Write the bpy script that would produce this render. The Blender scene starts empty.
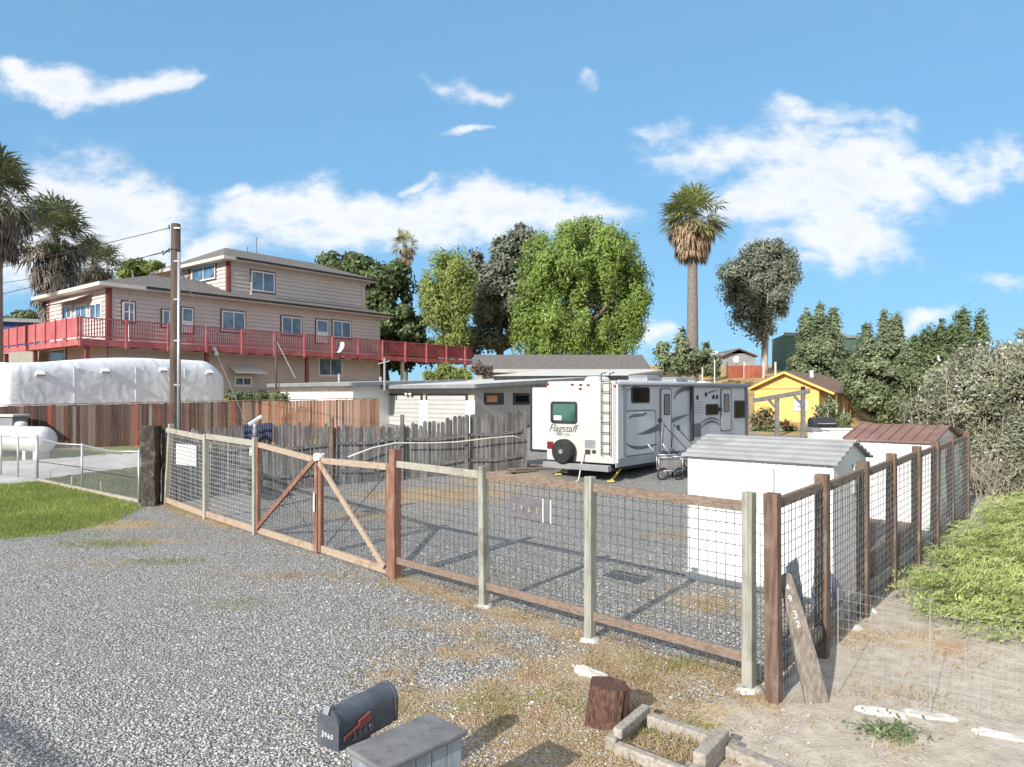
import bpy, math, random
import numpy as np
from mathutils import Vector, noise as mnoise
random.seed(7)
rng = np.random.default_rng(11)
sc = bpy.context.scene
COL = sc.collection
# ------------------------------------------------------------------ camera numbers
F, HZ, CX, H = 710.0, 395.0, 512.0, 2.8
cam_d = bpy.data.cameras.new('camera'); cam = bpy.data.objects.new('camera', cam_d); COL.objects.link(cam)
cam.location = (0, 0, H); cam.rotation_euler = (math.radians(90), 0, 0)
cam_d.sensor_width = 36; cam_d.lens = 36*F/1024; cam_d.shift_y = (HZ-383.5)/1024
cam_d.clip_end = 9000; cam_d.clip_start = .05
sc.camera = cam
SUNR = math.atan2(.575, .818)            # shadows fall away from the camera and to the right
SUNE = math.radians(27.5)
SD = Vector((math.sin(SUNR)*math.cos(SUNE), math.cos(SUNR)*math.cos(SUNE), -math.sin(SUNE)))

def sm(t):
    t = max(0., min(1., t)); return t*t*(3-2*t)
LY = [-60, 17, 29, 34, 40, 46, 60, 100, 4000]; LZ = [0, 0, .75, 1.1, 2.2, 3.0, 3.4, 3.6, 3.6]
RY = [-60, 17, 29, 34, 42, 50, 62, 72, 100, 4000]; RZ = [0, 0, .75, .95, 1.3, 2.5, 3.9, 5.0, 7.0, 7.4]
def T(x, y):
    l = float(np.interp(y, LY, LZ)); r = float(np.interp(y, RY, RZ)); k = sm((x-1)/9)
    z = l*(1-k)+r*k
    if y < 40: z += .02*mnoise.noise((x*.5, y*.5, 3.1)) * min(1, max(0, (y-3)/3))
    # low bank under the creeping juniper on the right
    d = (x-2.39)-.829*(y-6.475)
    z += .35*sm((d-.7)/3.5)*sm((y-5.5)/4)*sm((40-y)/15)
    return z
def W(px, py, Y):
    return Vector(((px-CX)/F*Y, Y, H+(HZ-py)/F*Y))
def G(px, py):
    Y = 4.0
    for i in range(4000):
        p = W(px, py, Y)
        if p.z <= T(p.x, p.y): break
        Y += .03
    return Vector((p.x, p.y, T(p.x, p.y)))
def gp(x, y, dz=0): return Vector((x, y, T(x, y)+dz))
def on_face(O, d, px):
    r = (px-CX)/F
    return (r*O[1]-O[0])/(d[0]-r*d[1])
def zat(py, Y): return H+(HZ-py)/F*Y

# ------------------------------------------------------------------ mesh builder
class MB:
    def __init__(s): s.v = []; s.f = []
    def add(s, vs, fs):
        o = len(s.v); s.v += [tuple(p) for p in vs]; s.f += [tuple(i+o for i in f) for f in fs]; return s
    def poly(s, *ps): return s.add(ps, [tuple(range(len(ps)))])
    def box(s, c, sx, sy, sz, ax=(1, 0)):          # centre, full sizes; ax = horizontal direction of its x axis
        c = Vector(c); X = Vector((ax[0], ax[1], 0)).normalized(); Y = Vector((-X.y, X.x, 0))
        vs = [c+X*(i*sx/2)+Y*(j*sy/2)+Vector((0, 0, k*sz/2)) for k in (-1, 1) for i, j in ((-1, -1), (1, -1), (1, 1), (-1, 1))]
        return s.add(vs, [(3, 2, 1, 0), (4, 5, 6, 7), (0, 1, 5, 4), (1, 2, 6, 5), (2, 3, 7, 6), (3, 0, 4, 7)])
    def beam(s, p, q, w, h, up=(0, 0, 1), w2=None, h2=None):
        p, q = Vector(p), Vector(q); d = (q-p).normalized(); up = Vector(up)
        if abs(d.dot(up)) > .99: up = Vector((1, 0, 0)) if abs(d.x) < .9 else Vector((0, 1, 0))
        X = d.cross(up).normalized(); Z = X.cross(d).normalized(); w2 = w2 or w; h2 = h2 or h
        vs = [e+X*(i*ww/2)+Z*(j*hh/2) for e, ww, hh in ((p, w, h), (q, w2, h2)) for i, j in ((-1, -1), (1, -1), (1, 1), (-1, 1))]
        return s.add(vs, [(3, 2, 1, 0), (4, 5, 6, 7), (0, 1, 5, 4), (1, 2, 6, 5), (2, 3, 7, 6), (3, 0, 4, 7)])
    def tube(s, pts, r, n=6, cap=True):
        pts = [Vector(p) for p in pts]; rings = []
        rs = r if isinstance(r, (list, tuple)) else [r]*len(pts)
        for i, p in enumerate(pts):
            d = (pts[min(i+1, len(pts)-1)]-pts[max(i-1, 0)]).normalized()
            up = Vector((0, 0, 1)) if abs(d.z) < .95 else Vector((1, 0, 0))
            X = d.cross(up).normalized(); Z = X.cross(d)
            rings.append([p+X*math.cos(2*math.pi*k/n)*rs[i]+Z*math.sin(2*math.pi*k/n)*rs[i] for k in range(n)])
        return s.loft(rings, cap)
    def loft(s, rings, cap=True):
        n = len(rings[0]); vs = [p for r in rings for p in r]; fs = []
        for i in range(len(rings)-1):
            for k in range(n): fs.append((i*n+k, i*n+(k+1) % n, (i+1)*n+(k+1) % n, (i+1)*n+k))
        if cap: fs += [tuple(range(n-1, -1, -1)), tuple((len(rings)-1)*n+k for k in range(n))]
        return s.add(vs, fs)
    def prism(s, poly, ext):
        ext = Vector(ext); a = [Vector(p) for p in poly]; b = [p+ext for p in a]; n = len(a)
        fs = [tuple(range(n-1, -1, -1)), tuple(range(n, 2*n))]+[(k, (k+1) % n, n+(k+1) % n, n+k) for k in range(n)]
        return s.add(a+b, fs)
    def lathe(s, c, prof, n=16, axis=(0, 0, 1)):
        A = Vector(axis).normalized(); up = Vector((0, 0, 1)) if abs(A.z) < .9 else Vector((1, 0, 0))
        X = A.cross(up).normalized(); Y = A.cross(X); c = Vector(c)
        return s.loft([[c+A*z+(X*math.cos(2*math.pi*k/n)+Y*math.sin(2*math.pi*k/n))*max(r, .0005) for k in range(n)] for r, z in prof], True)
    def build(s, name, m, parent=None, smooth=False, bevel=0):
        me = bpy.data.meshes.new(name)
        o = bpy.data.objects.new(name, me); COL.objects.link(o)
        L = Vector((0, 0, 0))
        if parent is not None:
            o.parent = parent
            q = parent
            while q is not None: L = L+q.location; q = q.parent
        me.from_pydata([(v[0]-L.x, v[1]-L.y, v[2]-L.z) for v in s.v], [], s.f)
        me.materials.append(m)
        if smooth:
            for p in me.polygons: p.use_smooth = True
        if bevel:
            b = o.modifiers.new('bevel', 'BEVEL'); b.width = bevel; b.segments = 2; b.limit_method = 'ANGLE'
        me.update(); return o

def tag(o, label=None, cat=None, group=None, kind=None):
    if label: o['label'] = label
    if cat: o['category'] = cat
    if group: o['group'] = group
    if kind: o['kind'] = kind
    return o
def thing(name, label, cat, loc, group=None):
    o = bpy.data.objects.new(name, None); COL.objects.link(o); o.location = loc; o.empty_display_size = .1
    return tag(o, label, cat, group)

def text_geo(txt, shear=0.0):
    cu = bpy.data.curves.new('t', 'FONT'); cu.body = txt; cu.size = 1; cu.extrude = .03; cu.shear = shear; cu.align_x = 'CENTER'; cu.align_y = 'CENTER'
    o = bpy.data.objects.new('t', cu); COL.objects.link(o)
    dg = bpy.context.evaluated_depsgraph_get(); me = o.evaluated_get(dg).to_mesh()
    vs = [v.co.copy() for v in me.vertices]; fs = [tuple(p.vertices) for p in me.polygons]
    o.evaluated_get(dg).to_mesh_clear(); bpy.data.objects.remove(o); bpy.data.curves.remove(cu)
    return vs, fs
def add_text(mb, txt, c, right, up, width, shear=0.0, thick=.01):
    vs, fs = text_geo(txt, shear); wx = max(v.x for v in vs)-min(v.x for v in vs); k = width/wx
    R = Vector(right).normalized(); U = Vector(up).normalized(); N = R.cross(U); c = Vector(c)
    mb.add([c+R*v.x*k+U*v.y*k+N*(v.z/.03*thick) for v in vs], fs)

# ------------------------------------------------------------------ materials
def newmat(name):
    m = bpy.data.materials.new(name); m.use_nodes = True
    nt = m.node_tree; nt.nodes.clear()
    out = nt.nodes.new('ShaderNodeOutputMaterial'); b = nt.nodes.new('ShaderNodeBsdfPrincipled')
    nt.links.new(b.outputs[0], out.inputs[0]); return m, nt, b
class N:
    def __init__(s, nt): s.nt = nt
    def n(s, t, **k):
        x = s.nt.nodes.new('ShaderNode'+t)
        for a, v in k.items(): setattr(x, a, v)
        return x
    def link(s, a, b): s.nt.links.new(a, b)
    def set(s, sock, v):
        if hasattr(v, 'is_linked') or isinstance(v, bpy.types.NodeSocket): s.link(v, sock)
        else: sock.default_value = v
    def math(s, op, a, b=0.0, c=None, clamp=False):
        x = s.n('Math', operation=op); x.use_clamp = clamp; s.set(x.inputs[0], a); s.set(x.inputs[1], b)
        if c is not None: s.set(x.inputs[2], c)
        return x.outputs[0]
    def mix(s, f, a, b, mode='MIX'):
        x = s.n('Mix', data_type='RGBA', blend_type=mode); s.set(x.inputs[0], f)
        s.set(x.inputs[6], a if not isinstance(a, tuple) else (*a, 1)); s.set(x.inputs[7], b if not isinstance(b, tuple) else (*b, 1))
        return x.outputs[2]
    def noise(s, vec, scale, detail=4, rough=.55, out=0):
        x = s.n('TexNoise'); x.inputs['Scale'].default_value = scale; x.inputs['Detail'].default_value = detail; x.inputs['Roughness'].default_value = rough
        if vec is not None: s.link(vec, x.inputs['Vector'])
        return x.outputs[out]
    def ramp(s, f, stops):
        x = s.n('ValToRGB'); s.link(f, x.inputs[0]); e = x.color_ramp.elements
        while len(e) < len(stops): e.new(.5)
        for i, (p, c) in enumerate(stops): e[i].position = p; e[i].color = (*c, 1) if len(c) == 3 else c
        return x.outputs[0]
    def step(s, v, a, b):
        x = s.n('MapRange', interpolation_type='SMOOTHSTEP'); s.set(x.inputs[0], v); x.inputs[1].default_value = a; x.inputs[2].default_value = b
        return x.outputs[0]
    def obj(s, scale=(1, 1, 1)):
        c = s.n('TexCoord').outputs['Object']; m = s.n('Mapping'); m.inputs['Scale'].default_value = scale; s.link(c, m.inputs[0]); return m.outputs[0]
    def bump(s, h, strength, dist, bsdf):
        b = s.n('Bump'); b.inputs['Strength'].default_value = strength; b.inputs['Distance'].default_value = dist
        s.link(h, b.inputs['Height']); s.link(b.outputs[0], bsdf.inputs['Normal'])
def mat(name, c1, c2=None, scale=3, rough=.7, metal=0, bump=.15, island=0, stretch=(1, 1, 1), dirt=None, dirtscale=.7, spec=.4, bscale=None, bdist=.01, coat=0):
    m, nt, b = newmat(name); q = N(nt); c2 = c2 or tuple(min(1, x*1.25) for x in c1)
    v = q.obj(stretch); n1 = q.noise(v, scale, 6, .62)
    col = q.mix(q.step(n1, .32, .68), c1, c2)
    if island:
        r = q.n('NewGeometry').outputs['Random Per Island']
        k = q.math('MULTIPLY_ADD', r, 2*island, 1-island)
        x = q.n('Mix', data_type='RGBA', blend_type='MULTIPLY'); x.inputs[0].default_value = 1
        q.link(col, x.inputs[6]); cc = q.n('CombineColor'); 
        for i in range(3): q.link(k, cc.inputs[i])
        q.link(cc.outputs[0], x.inputs[7]); col = x.outputs[2]
    if dirt:
        d = q.noise(q.obj(), dirtscale, 5, .65); col = q.mix(q.math('MULTIPLY', q.step(d, .5, .72), .7), col, dirt)
    q.link(col, b.inputs['Base Color']); b.inputs['Roughness'].default_value = rough; b.inputs['Metallic'].default_value = metal
    b.inputs['Specular IOR Level'].default_value = spec; b.inputs['Coat Weight'].default_value = coat
    if bump: q.bump(q.noise(v, bscale or scale*4, 5, .6), bump, bdist, b)
    return m
def leafmat(name, dark, light, third=None, rough=.55, trans=.25):
    m, nt, b = newmat(name); q = N(nt)
    r = q.n('NewGeometry').outputs['Random Per Island']; nz = q.noise(q.obj(), .55, 3, .6)
    f = q.math('ADD', q.math('MULTIPLY', r, .55), q.math('MULTIPLY', q.step(nz, .3, .7), .45))
    st = [(0.0, dark), (.55, tuple((a+c)/2 for a, c in zip(dark, light))), (.9, light), (1.0, third or light)]
    col = q.ramp(f, st); q.link(col, b.inputs['Base Color']); b.inputs['Roughness'].default_value = rough; b.inputs['Specular IOR Level'].default_value = .3
    t = q.n('BsdfTranslucent'); q.link(col, t.inputs[0]); mx = q.n('MixShader'); mx.inputs[0].default_value = trans*1.2
    q.link(b.outputs[0], mx.inputs[1]); q.link(t.outputs[0], mx.inputs[2])
    out = [x for x in nt.nodes if x.type == 'OUTPUT_MATERIAL'][0]; q.link(mx.outputs[0], out.inputs[0]); return m
def glassmat(name, c=(.03, .05, .08), rough=.06):
    m, nt, b = newmat(name); q = N(nt)
    n1 = q.noise(q.obj(), 1.3, 2); q.link(q.mix(q.step(n1, .35, .65), c, tuple(x*2.2 for x in c)), b.inputs['Base Color'])
    b.inputs['Roughness'].default_value = rough; b.inputs['Specular IOR Level'].default_value = .8 if c[2] > .02 else .04
    return m
ZS = (9, 9, .6)
M = {}
M['post_green'] = mat('weathered_green_post', (.215, .215, .18), (.35, .345, .295), 4, .85, 0, .3, .05, ZS, (.14, .13, .10), 3)
M['post_brown'] = mat('brown_post', (.095, .058, .044), (.19, .125, .092), 4, .85, 0, .35, .12, ZS, (.26, .21, .17), 3)
M['rail_brown'] = mat('weathered_rail', (.15, .105, .08), (.27, .205, .16), 5, .85, 0, .35, .1, (3, 3, 14), (.10, .07, .05), 3)
M['rail_grey'] = mat('grey_rail', (.27, .25, .205), (.42, .40, .335), 5, .85, 0, .3, .1, (3, 3, 14), (.18, .15, .12), 3)
M['gate_red'] = mat('red_stained_wood', (.155, .066, .046), (.28, .145, .10), 4, .75, 0, .3, .15, ZS, (.30, .22, .16), 3)
M['gate_tan'] = mat('tan_stained_wood', (.30, .225, .165), (.45, .36, .27), 5, .8, 0, .3, .12, (3, 3, 14), (.22, .10, .05), 3)
M['wire'] = mat('galvanised_wire', (.10, .10, .10), (.17, .17, .17), 9, .55, .2, 0)
M['wire_light'] = mat('bright_galvanised_wire', (.40, .40, .39), (.52, .52, .51), 9, .45, .35, 0)
M['old_grey'] = mat('old_grey_pickets', (.075, .072, .072), (.21, .20, .195), 3, .9, 0, .4, .35, (7, 7, .5), (.06, .058, .06), 1.2)
M['plank'] = None
M['dark_post'] = mat('creosoted_block', (.022, .018, .015), (.075, .06, .05), 6, .9, 0, .6, .2, (6, 6, 1.5), (.20, .17, .14), 9)
M['siding'] = mat('house_siding', (.50, .435, .40), (.55, .48, .445), .8, .7, 0, .1, 0, (1, 1, 1), (.43, .375, .345), .4)
M['white'] = mat('white_paint', (.66, .66, .64), (.72, .72, .70), 1.2, .55, 0, .06)
M['shed_white'] = mat('white_metal_shed', (.72, .72, .71), (.77, .77, .76), .7, .5, 0, .05, 0, (1, 1, 1), (.68, .66, .62), 1.6)
M['door_white'] = mat('off_white_door', (.40, .395, .38), (.45, .44, .425), 1.2, .6, 0, .06)
M['door_trim'] = mat('grey_gap', (.30, .30, .30), (.36, .36, .36), 3, .7, 0, 0)
M['trim_red'] = mat('red_trim', (.16, .045, .042), (.21, .06, .055), 2, .6, 0, .1)
M['trim_dark'] = mat('dark_maroon_trim', (.075, .03, .03), (.11, .045, .045), 2, .6, 0, .1)
M['deck_red'] = mat('red_deck_paint', (.32, .072, .08), (.41, .115, .12), 1.3, .7, 0, .12, .12, (1, 1, 1), (.42, .17, .155), 1.0)
M['roof'] = mat('asphalt_shingle', (.105, .095, .088), (.17, .155, .145), 5, .95, 0, .5, 0, (1, 1, 4), (.13, .12, .11), .6, bscale=30)
M['gutter_dark'] = mat('dark_gutter', (.02, .02, .022), (.035, .035, .037), 2, .5, .2, 0)
M['eave'] = mat('cream_eave', (.55, .50, .45), (.62, .57, .52), 1.5, .7, 0, .05)
M['glass'] = glassmat('window_glass', (.05, .09, .14))
M['glass_dark'] = glassmat('tinted_glass', (.006, .007, .008))
M['glass_green'] = glassmat('green_tinted_glass', (.025, .06, .05))
M['pole'] = mat('utility_pole_wood', (.055, .038, .03), (.12, .085, .068), 3, .9, 0, .5, 0, (8, 8, .4), (.16, .125, .105), 1.5)
M['steel'] = mat('galvanised_steel', (.40, .41, .43), (.50, .51, .53), 3, .45, .6, .03)
M['metal_grey'] = mat('grey_metal', (.25, .255, .265), (.33, .335, .345), 2, .45, .4, .04)
M['dark_metal'] = mat('dark_metal', (.03, .031, .034), (.055, .056, .06), 3, .45, .4, .05)
M['black'] = mat('black_rubber', (.012, .012, .013), (.03, .03, .03), 5, .75, 0, .1)
M['tarp'] = None
M['tank'] = mat('tank_paint', (.50, .50, .49), (.60, .60, .585), 1.5, .45, 0, .05, 0, (1, 1, 1), (.5, .47, .42), 1.2)
M['concrete'] = mat('concrete', (.36, .35, .335), (.47, .46, .44), 1.2, .9, 0, .25, 0, (1, 1, 1), (.26, .25, .235), .8, bscale=30)
M['white_rock'] = mat('broken_concrete', (.40, .385, .355), (.58, .56, .52), 4, .9, 0, .6, 0, (1, 1, 1), (.38, .34, .29), 5, bscale=14, bdist=.02)
M['rv'] = mat('trailer_gelcoat', (.47, .455, .425), (.51, .495, .465), .8, .35, 0, .02, 0, (1, 1, 1), (.50, .48, .44), .8, coat=.2)
M['rv_side'] = mat('trailer_side_gelcoat', (.50, .51, .535), (.55, .56, .585), .8, .35, 0, .02, coat=.2)
M['rv_grey'] = mat('trailer_graphite', (.10, .105, .12), (.14, .145, .16), 1, .4, 0, 0)
M['rv_mid'] = mat('trailer_silver_band', (.30, .315, .35), (.34, .355, .39), 1, .4, 0, 0)
M['red_lens'] = mat('red_lens', (.13, .012, .012), (.18, .018, .018), 4, .25, 0, 0)
M['yellow'] = mat('yellow_house_paint', (.70, .42, .125), (.76, .47, .15), .8, .7, 0, .08, 0, (1, 1, 1), (.60, .33, .08), .8)
M['yellow_jack'] = mat('yellow_metal', (.55, .45, .08), (.65, .52, .1), 3, .5, 0, 0)
M['brown_roof'] = mat('brown_shingle', (.155, .095, .075), (.22, .145, .115), 4, .9, 0, .4, bscale=25)
M['rust_roof'] = mat('rust_red_roof', (.19, .105, .085), (.25, .145, .12), 2, .7, .1, .15, 0, (1, 1, 1), (.34, .21, .17), 1.3)
M['grey_roof'] = mat('grey_corrugated_roof', (.27, .27, .268), (.33, .33, .325), 2.5, .6, .2, .08, 0, (1, 1, 1), (.20, .195, .19), 2)
M['flat_roof'] = mat('pale_rolled_roofing', (.46, .455, .43), (.56, .55, .53), .7, .9, 0, .2, 0, (1, 1, 1), (.36, .35, .33), .7)
M['beige'] = mat('beige_stucco', (.40, .365, .315), (.46, .425, .37), 1, .85, 0, .15)
M['mailbox'] = mat('slate_mailbox_paint', (.060, .067, .082), (.10, .11, .13), 3, .45, .15, .08, 0, (1, 1, 1), (.14, .14, .145), 12, coat=.1)
M['lid_grey'] = mat('grey_lid', (.13, .128, .13), (.19, .185, .185), 5, .7, 0, .25, 0, (1, 1, 1), (.08, .078, .08), 14, bscale=40)
M['blue_wood'] = mat('blue_grey_painted_wood', (.21, .235, .27), (.31, .335, .37), 4, .7, 0, .25, .1, (9, 9, 1), (.13, .14, .16), 5)
M['flag'] = mat('mailbox_flag_red', (.25, .055, .045), (.30, .09, .07), 8, .5, 0, 0)
M['stump'] = mat('split_log', (.05, .028, .022), (.19, .095, .065), 5, .9, 0, .8, 0, (14, 14, 1.2), (.25, .16, .11), 6, bdist=.02)
M['timber'] = mat('bleached_timber', (.27, .235, .195), (.44, .40, .345), 5, .9, 0, .5, .12, (6, 6, 6), (.20, .16, .13), 4, bdist=.015)
M['timber_dark'] = mat('weathered_board', (.15, .12, .10), (.29, .25, .21), 4, .9, 0, .5, 0, (8, 8, 2), (.38, .34, .30), 2.0, bdist=.015)
M['sign_white'] = mat('sign_white', (.60, .60, .59), (.67, .67, .66), 3, .5, 0, 0, 0, (1, 1, 1), (.6, .59, .57), 4)
M['sign_grey'] = mat('sign_grey', (.115, .105, .115), (.16, .15, .16), 9, .6, 0, .1)
M['navy'] = mat('navy_tarp', (.02, .028, .06), (.04, .05, .10), 2, .6, 0, .3, bscale=4, bdist=.05)
M['blue_bag'] = mat('blue_plastic', (.09, .11, .38), (.62, .62, .68), 14, .5, 0, .2)
M['teal'] = mat('dark_green_wall', (.055, .115, .10), (.075, .145, .125), 1, .8, 0, .1)
M['blue_wall'] = mat('blue_wall', (.035, .06, .20), (.05, .08, .25), 1, .7, 0, .05)
M['far_grey'] = mat('far_grey_wall', (.22, .225, .24), (.28, .285, .30), 1, .8, 0, .05)
M['red_fence'] = mat('red_board_fence', (.30, .085, .05), (.40, .13, .08), 1.5, .8, 0, .1, .1)
M['pergola'] = mat('pergola_wood', (.13, .12, .115), (.2, .19, .18), 4, .85, 0, .2)
M['orange_wood'] = mat('orange_porch_wood', (.46, .20, .06), (.55, .27, .1), 3, .7, 0, .1)
M['hose'] = mat('pale_hose', (.55, .54, .49), (.62, .61, .56), 3, .5, 0, 0)
M['rope'] = mat('white_rope', (.62, .61, .58), (.72, .71, .68), 20, .8, 0, .3)
M['bark'] = mat('bark', (.10, .08, .065), (.20, .165, .135), 3, .95, 0, .7, 0, (3, 3, .6), bdist=.05)
M['bark_pale'] = mat('pale_bark', (.30, .25, .21), (.42, .36, .31), 2, .9, 0, .4, 0, (2, 2, .5), (.18, .14, .12), .8, bdist=.04)
M['palm_trunk'] = mat('palm_trunk', (.15, .13, .115), (.24, .21, .19), 3, .95, 0, .7, 0, (1, 1, 5), bdist=.05)
M['twig'] = mat('dry_twigs', (.24, .20, .165), (.36, .32, .27), 5, .9, 0, .1, .2)

# brown board fence : each board its own stain
def plankmat():
    m, nt, b = newmat('stained_fence_boards'); q = N(nt)
    r = q.n('NewGeometry').outputs['Random Per Island']
    c = q.ramp(r, [(0, (.018, .012, .011)), (.2, (.045, .022, .017)), (.42, (.075, .032, .022)), (.55, (.15, .115, .095)), (.68, (.05, .025, .019)), (.84, (.19, .145, .12)), (.90, (.035, .02, .017)), (.97, (.25, .055, .026))])
    n = q.noise(q.obj((9, 9, .5)), 3, 6, .65); c = q.mix(q.math('MULTIPLY', q.step(n, .45, .72), .35), c, (.17, .115, .09))
    n2 = q.noise(q.obj((.6, .6, .6)), 1.2, 3); c = q.mix(q.math('MULTIPLY', q.step(n2, .5, .7), .4), c, (.07, .045, .038))
    q.link(c, b.inputs['Base Color']); b.inputs['Roughness'].default_value = .85; q.bump(n, .4, .01, b); return m
M['plank'] = plankmat()
def plankmat2():
    m, nt, b = newmat('honey_fence_boards'); q = N(nt)
    r = q.n('NewGeometry').outputs['Random Per Island']
    c = q.ramp(r, [(0, (.11, .048, .03)), (.25, (.21, .095, .052)), (.45, (.28, .16, .095)), (.65, (.15, .07, .045)), (.85, (.32, .23, .165)), (1, (.30, .085, .04))])
    n = q.noise(q.obj((9, 9, .5)), 3, 6, .65); c = q.mix(q.math('MULTIPLY', q.step(n, .45, .7), .5), c, (.34, .25, .18))
    q.link(c, b.inputs['Base Color']); b.inputs['Roughness'].default_value = .85; q.bump(n, .4, .01, b); return m
M['plank2'] = plankmat2()
def tarpmat():
    m, nt, b = newmat('rv_cover_cloth'); q = N(nt)
    n = q.noise(q.obj((1, 1, .7)), .9, 5, .6); w = q.n('TexWave', wave_type='BANDS', bands_direction='DIAGONAL'); w.inputs['Scale'].default_value = .6; w.inputs['Distortion'].default_value = 14; w.inputs['Detail'].default_value = 3
    q.link(q.obj(), w.inputs[0])
    q.link(q.mix(q.step(n, .3, .7), (.60, .62, .66), (.70, .715, .745)), b.inputs['Base Color']); b.inputs['Roughness'].default_value = .55
    q.bump(q.math('ADD', q.math('MULTIPLY', w.outputs[1], .5), n), .45, .06, b); return m
M['tarp'] = tarpmat()

# ground: crushed blue-grey gravel with dirt and dry straw patches
def groundmat():
    m, nt, b = newmat('gravel_and_dirt'); q = N(nt)
    co = q.obj(); at = q.n('Attribute'); at.attribute_name = 'cover'; sp = q.n('SeparateColor'); q.link(at.outputs['Color'], sp.inputs[0])
    def stones(scale, feat='F1'):
        v = q.n('TexVoronoi', feature=feat); v.inputs['Scale'].default_value = scale; v.inputs['Randomness'].default_value = 1
        wv = q.n('VectorMath', operation='ADD'); q.link(co, wv.inputs[0])
        nn = q.n('TexNoise'); nn.inputs['Scale'].default_value = scale*.7; q.link(co, nn.inputs[0])
        sc_ = q.n('VectorMath', operation='SCALE'); q.link(nn.outputs['Color'], sc_.inputs[0]); sc_.inputs['Scale'].default_value = .5/scale
        q.link(sc_.outputs[0], wv.inputs[1]); q.link(wv.outputs[0], v.inputs['Vector']); return v
    v1 = stones(48); v2 = stones(19)
    s1 = q.n('SeparateColor'); q.link(v1.outputs['Color'], s1.inputs[0])
    g1 = q.ramp(s1.outputs[0], [(0, (.20, .195, .185)), (.3, (.34, .335, .32)), (.6, (.48, .47, .45)), (.82, (.61, .595, .565)), (1, (.80, .78, .74))])
    gap = q.step(v1.outputs['Distance'], .38, .62); g1 = q.mix(q.math('MULTIPLY', gap, .8), g1, (.10, .097, .092))
    tint = q.noise(co, .35, 4, .6); g1 = q.mix(q.math('MULTIPLY', q.step(tint, .45, .7), .28), g1, (.30, .26, .22))
    med = q.noise(co, 1.7, 5, .7); g1 = q.mix(q.math('MULTIPLY', q.step(med, .55, .75), .22), g1, (.16, .16, .17))
    # dirt
    n3 = q.noise(co, 5, 8, .7); n4 = q.noise(co, 34, 4, .7)
    d = q.ramp(n3, [(.25, (.29, .24, .19)), (.5, (.44, .38, .31)), (.72, (.56, .50, .42))])
    d = q.mix(q.math('MULTIPLY', q.step(n4, .55, .7), .55), d, (.50, .46, .40)); d = q.mix(q.math('MULTIPLY', q.step(n4, .42, .3), .5), d, (.16, .13, .10))
    # straw
    n5 = q.noise(q.obj((1, 1, 1)), 26, 6, .75); s = q.ramp(n5, [(.3, (.22, .15, .085)), (.5, (.46, .345, .205)), (.7, (.62, .51, .345))])
    n6 = q.noise(co, 2.2, 3); s = q.mix(q.math('MULTIPLY', q.step(n6, .5, .68), .5), s, (.42, .19, .09))
    # masks, broken up by noise
    br = q.math('SUBTRACT', q.noise(co, 3.2, 7, .7), .5); br2 = q.math('SUBTRACT', q.noise(co, 22, 4, .7), .5)
    def edge(ch, k1=.9, k2=.8): return q.step(q.math('ADD', q.math('ADD', ch, q.math('MULTIPLY', br, k1)), q.math('MULTIPLY', br2, k2)), .38, .66)
    fd = edge(sp.outputs[0]); fs = edge(q.math('MULTIPLY', sp.outputs[1], 1.2), 1.3, 1.1); fh = edge(sp.outputs[2], .5, .3)
    col = q.mix(fd, g1, d); col = q.mix(q.math('MULTIPLY', fs, .85), col, s)
    n7 = q.noise(co, 1.1, 8, .75); n8 = q.noise(co, .15, 3); hill = q.ramp(n7, [(.3, (.27, .17, .075)), (.5, (.48, .32, .15)), (.7, (.60, .44, .22))])
    hill = q.mix(q.math('MULTIPLY', q.step(n8, .5, .65), .5), hill, (.30, .28, .12)); col = q.mix(fh, col, hill)
    q.link(col, b.inputs['Base Color']); b.inputs['Roughness'].default_value = .92; b.inputs['Specular IOR Level'].default_value = .25
    hst = q.math('SUBTRACT', 1.0, v1.outputs['Distance']); hst = q.math('ADD', hst, q.math('MULTIPLY', v2.outputs['Distance'], -.4))
    hs = q.math('MULTIPLY', hst, q.math('SUBTRACT', 1.0, q.math('MULTIPLY', fd, .85))); hs = q.math('ADD', hs, q.math('MULTIPLY', n3, .5)); hs = q.math('ADD', hs, q.math('MULTIPLY', n4, .25))
    q.bump(hs, .95, .03, b); return m
def grassmat(name, a, c, d):
    m, nt, b = newmat(name); q = N(nt); co = q.obj()
    n = q.noise(co, 14, 6, .75); n2 = q.noise(co, .8, 4, .65)
    col = q.ramp(n, [(.3, a), (.5, c), (.7, tuple(x*1.5 for x in c))]); col = q.mix(q.math('MULTIPLY', q.step(n2, .48, .7), .7), col, d)
    q.link(col, b.inputs['Base Color']); b.inputs['Roughness'].default_value = .9; q.bump(n, .7, .03, b); return m
M['lawn'] = grassmat('lawn_turf', (.085, .12, .02), (.20, .265, .05), (.32, .31, .11))
M['verge'] = grassmat('verge_turf', (.07, .08, .035), (.17, .185, .085), (.30, .27, .16))
M['blade'] = leafmat('grass_blades', (.15, .19, .045), (.36, .42, .12), (.54, .53, .26), .6, .3)
M['blade_verge'] = leafmat('verge_blades', (.10, .12, .05), (.25, .28, .13), (.44, .40, .24), .7, .2)
M['blade_dry'] = leafmat('dry_grass_blades', (.24, .16, .075), (.52, .41, .23), (.66, .56, .36), .8, .2)
M['juniper'] = leafmat('juniper_sprays', (.20, .25, .065), (.53, .60, .23), (.70, .70, .36), .6, .2)
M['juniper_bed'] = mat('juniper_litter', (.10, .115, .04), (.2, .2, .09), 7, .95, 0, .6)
M['pepper'] = leafmat('pepper_leaves', (.13, .19, .045), (.38, .50, .13), (.54, .63, .24), .5, .35)
M['euc'] = leafmat('eucalyptus_leaves', (.085, .10, .07), (.29, .315, .235), (.46, .475, .38), .5, .2)
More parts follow.
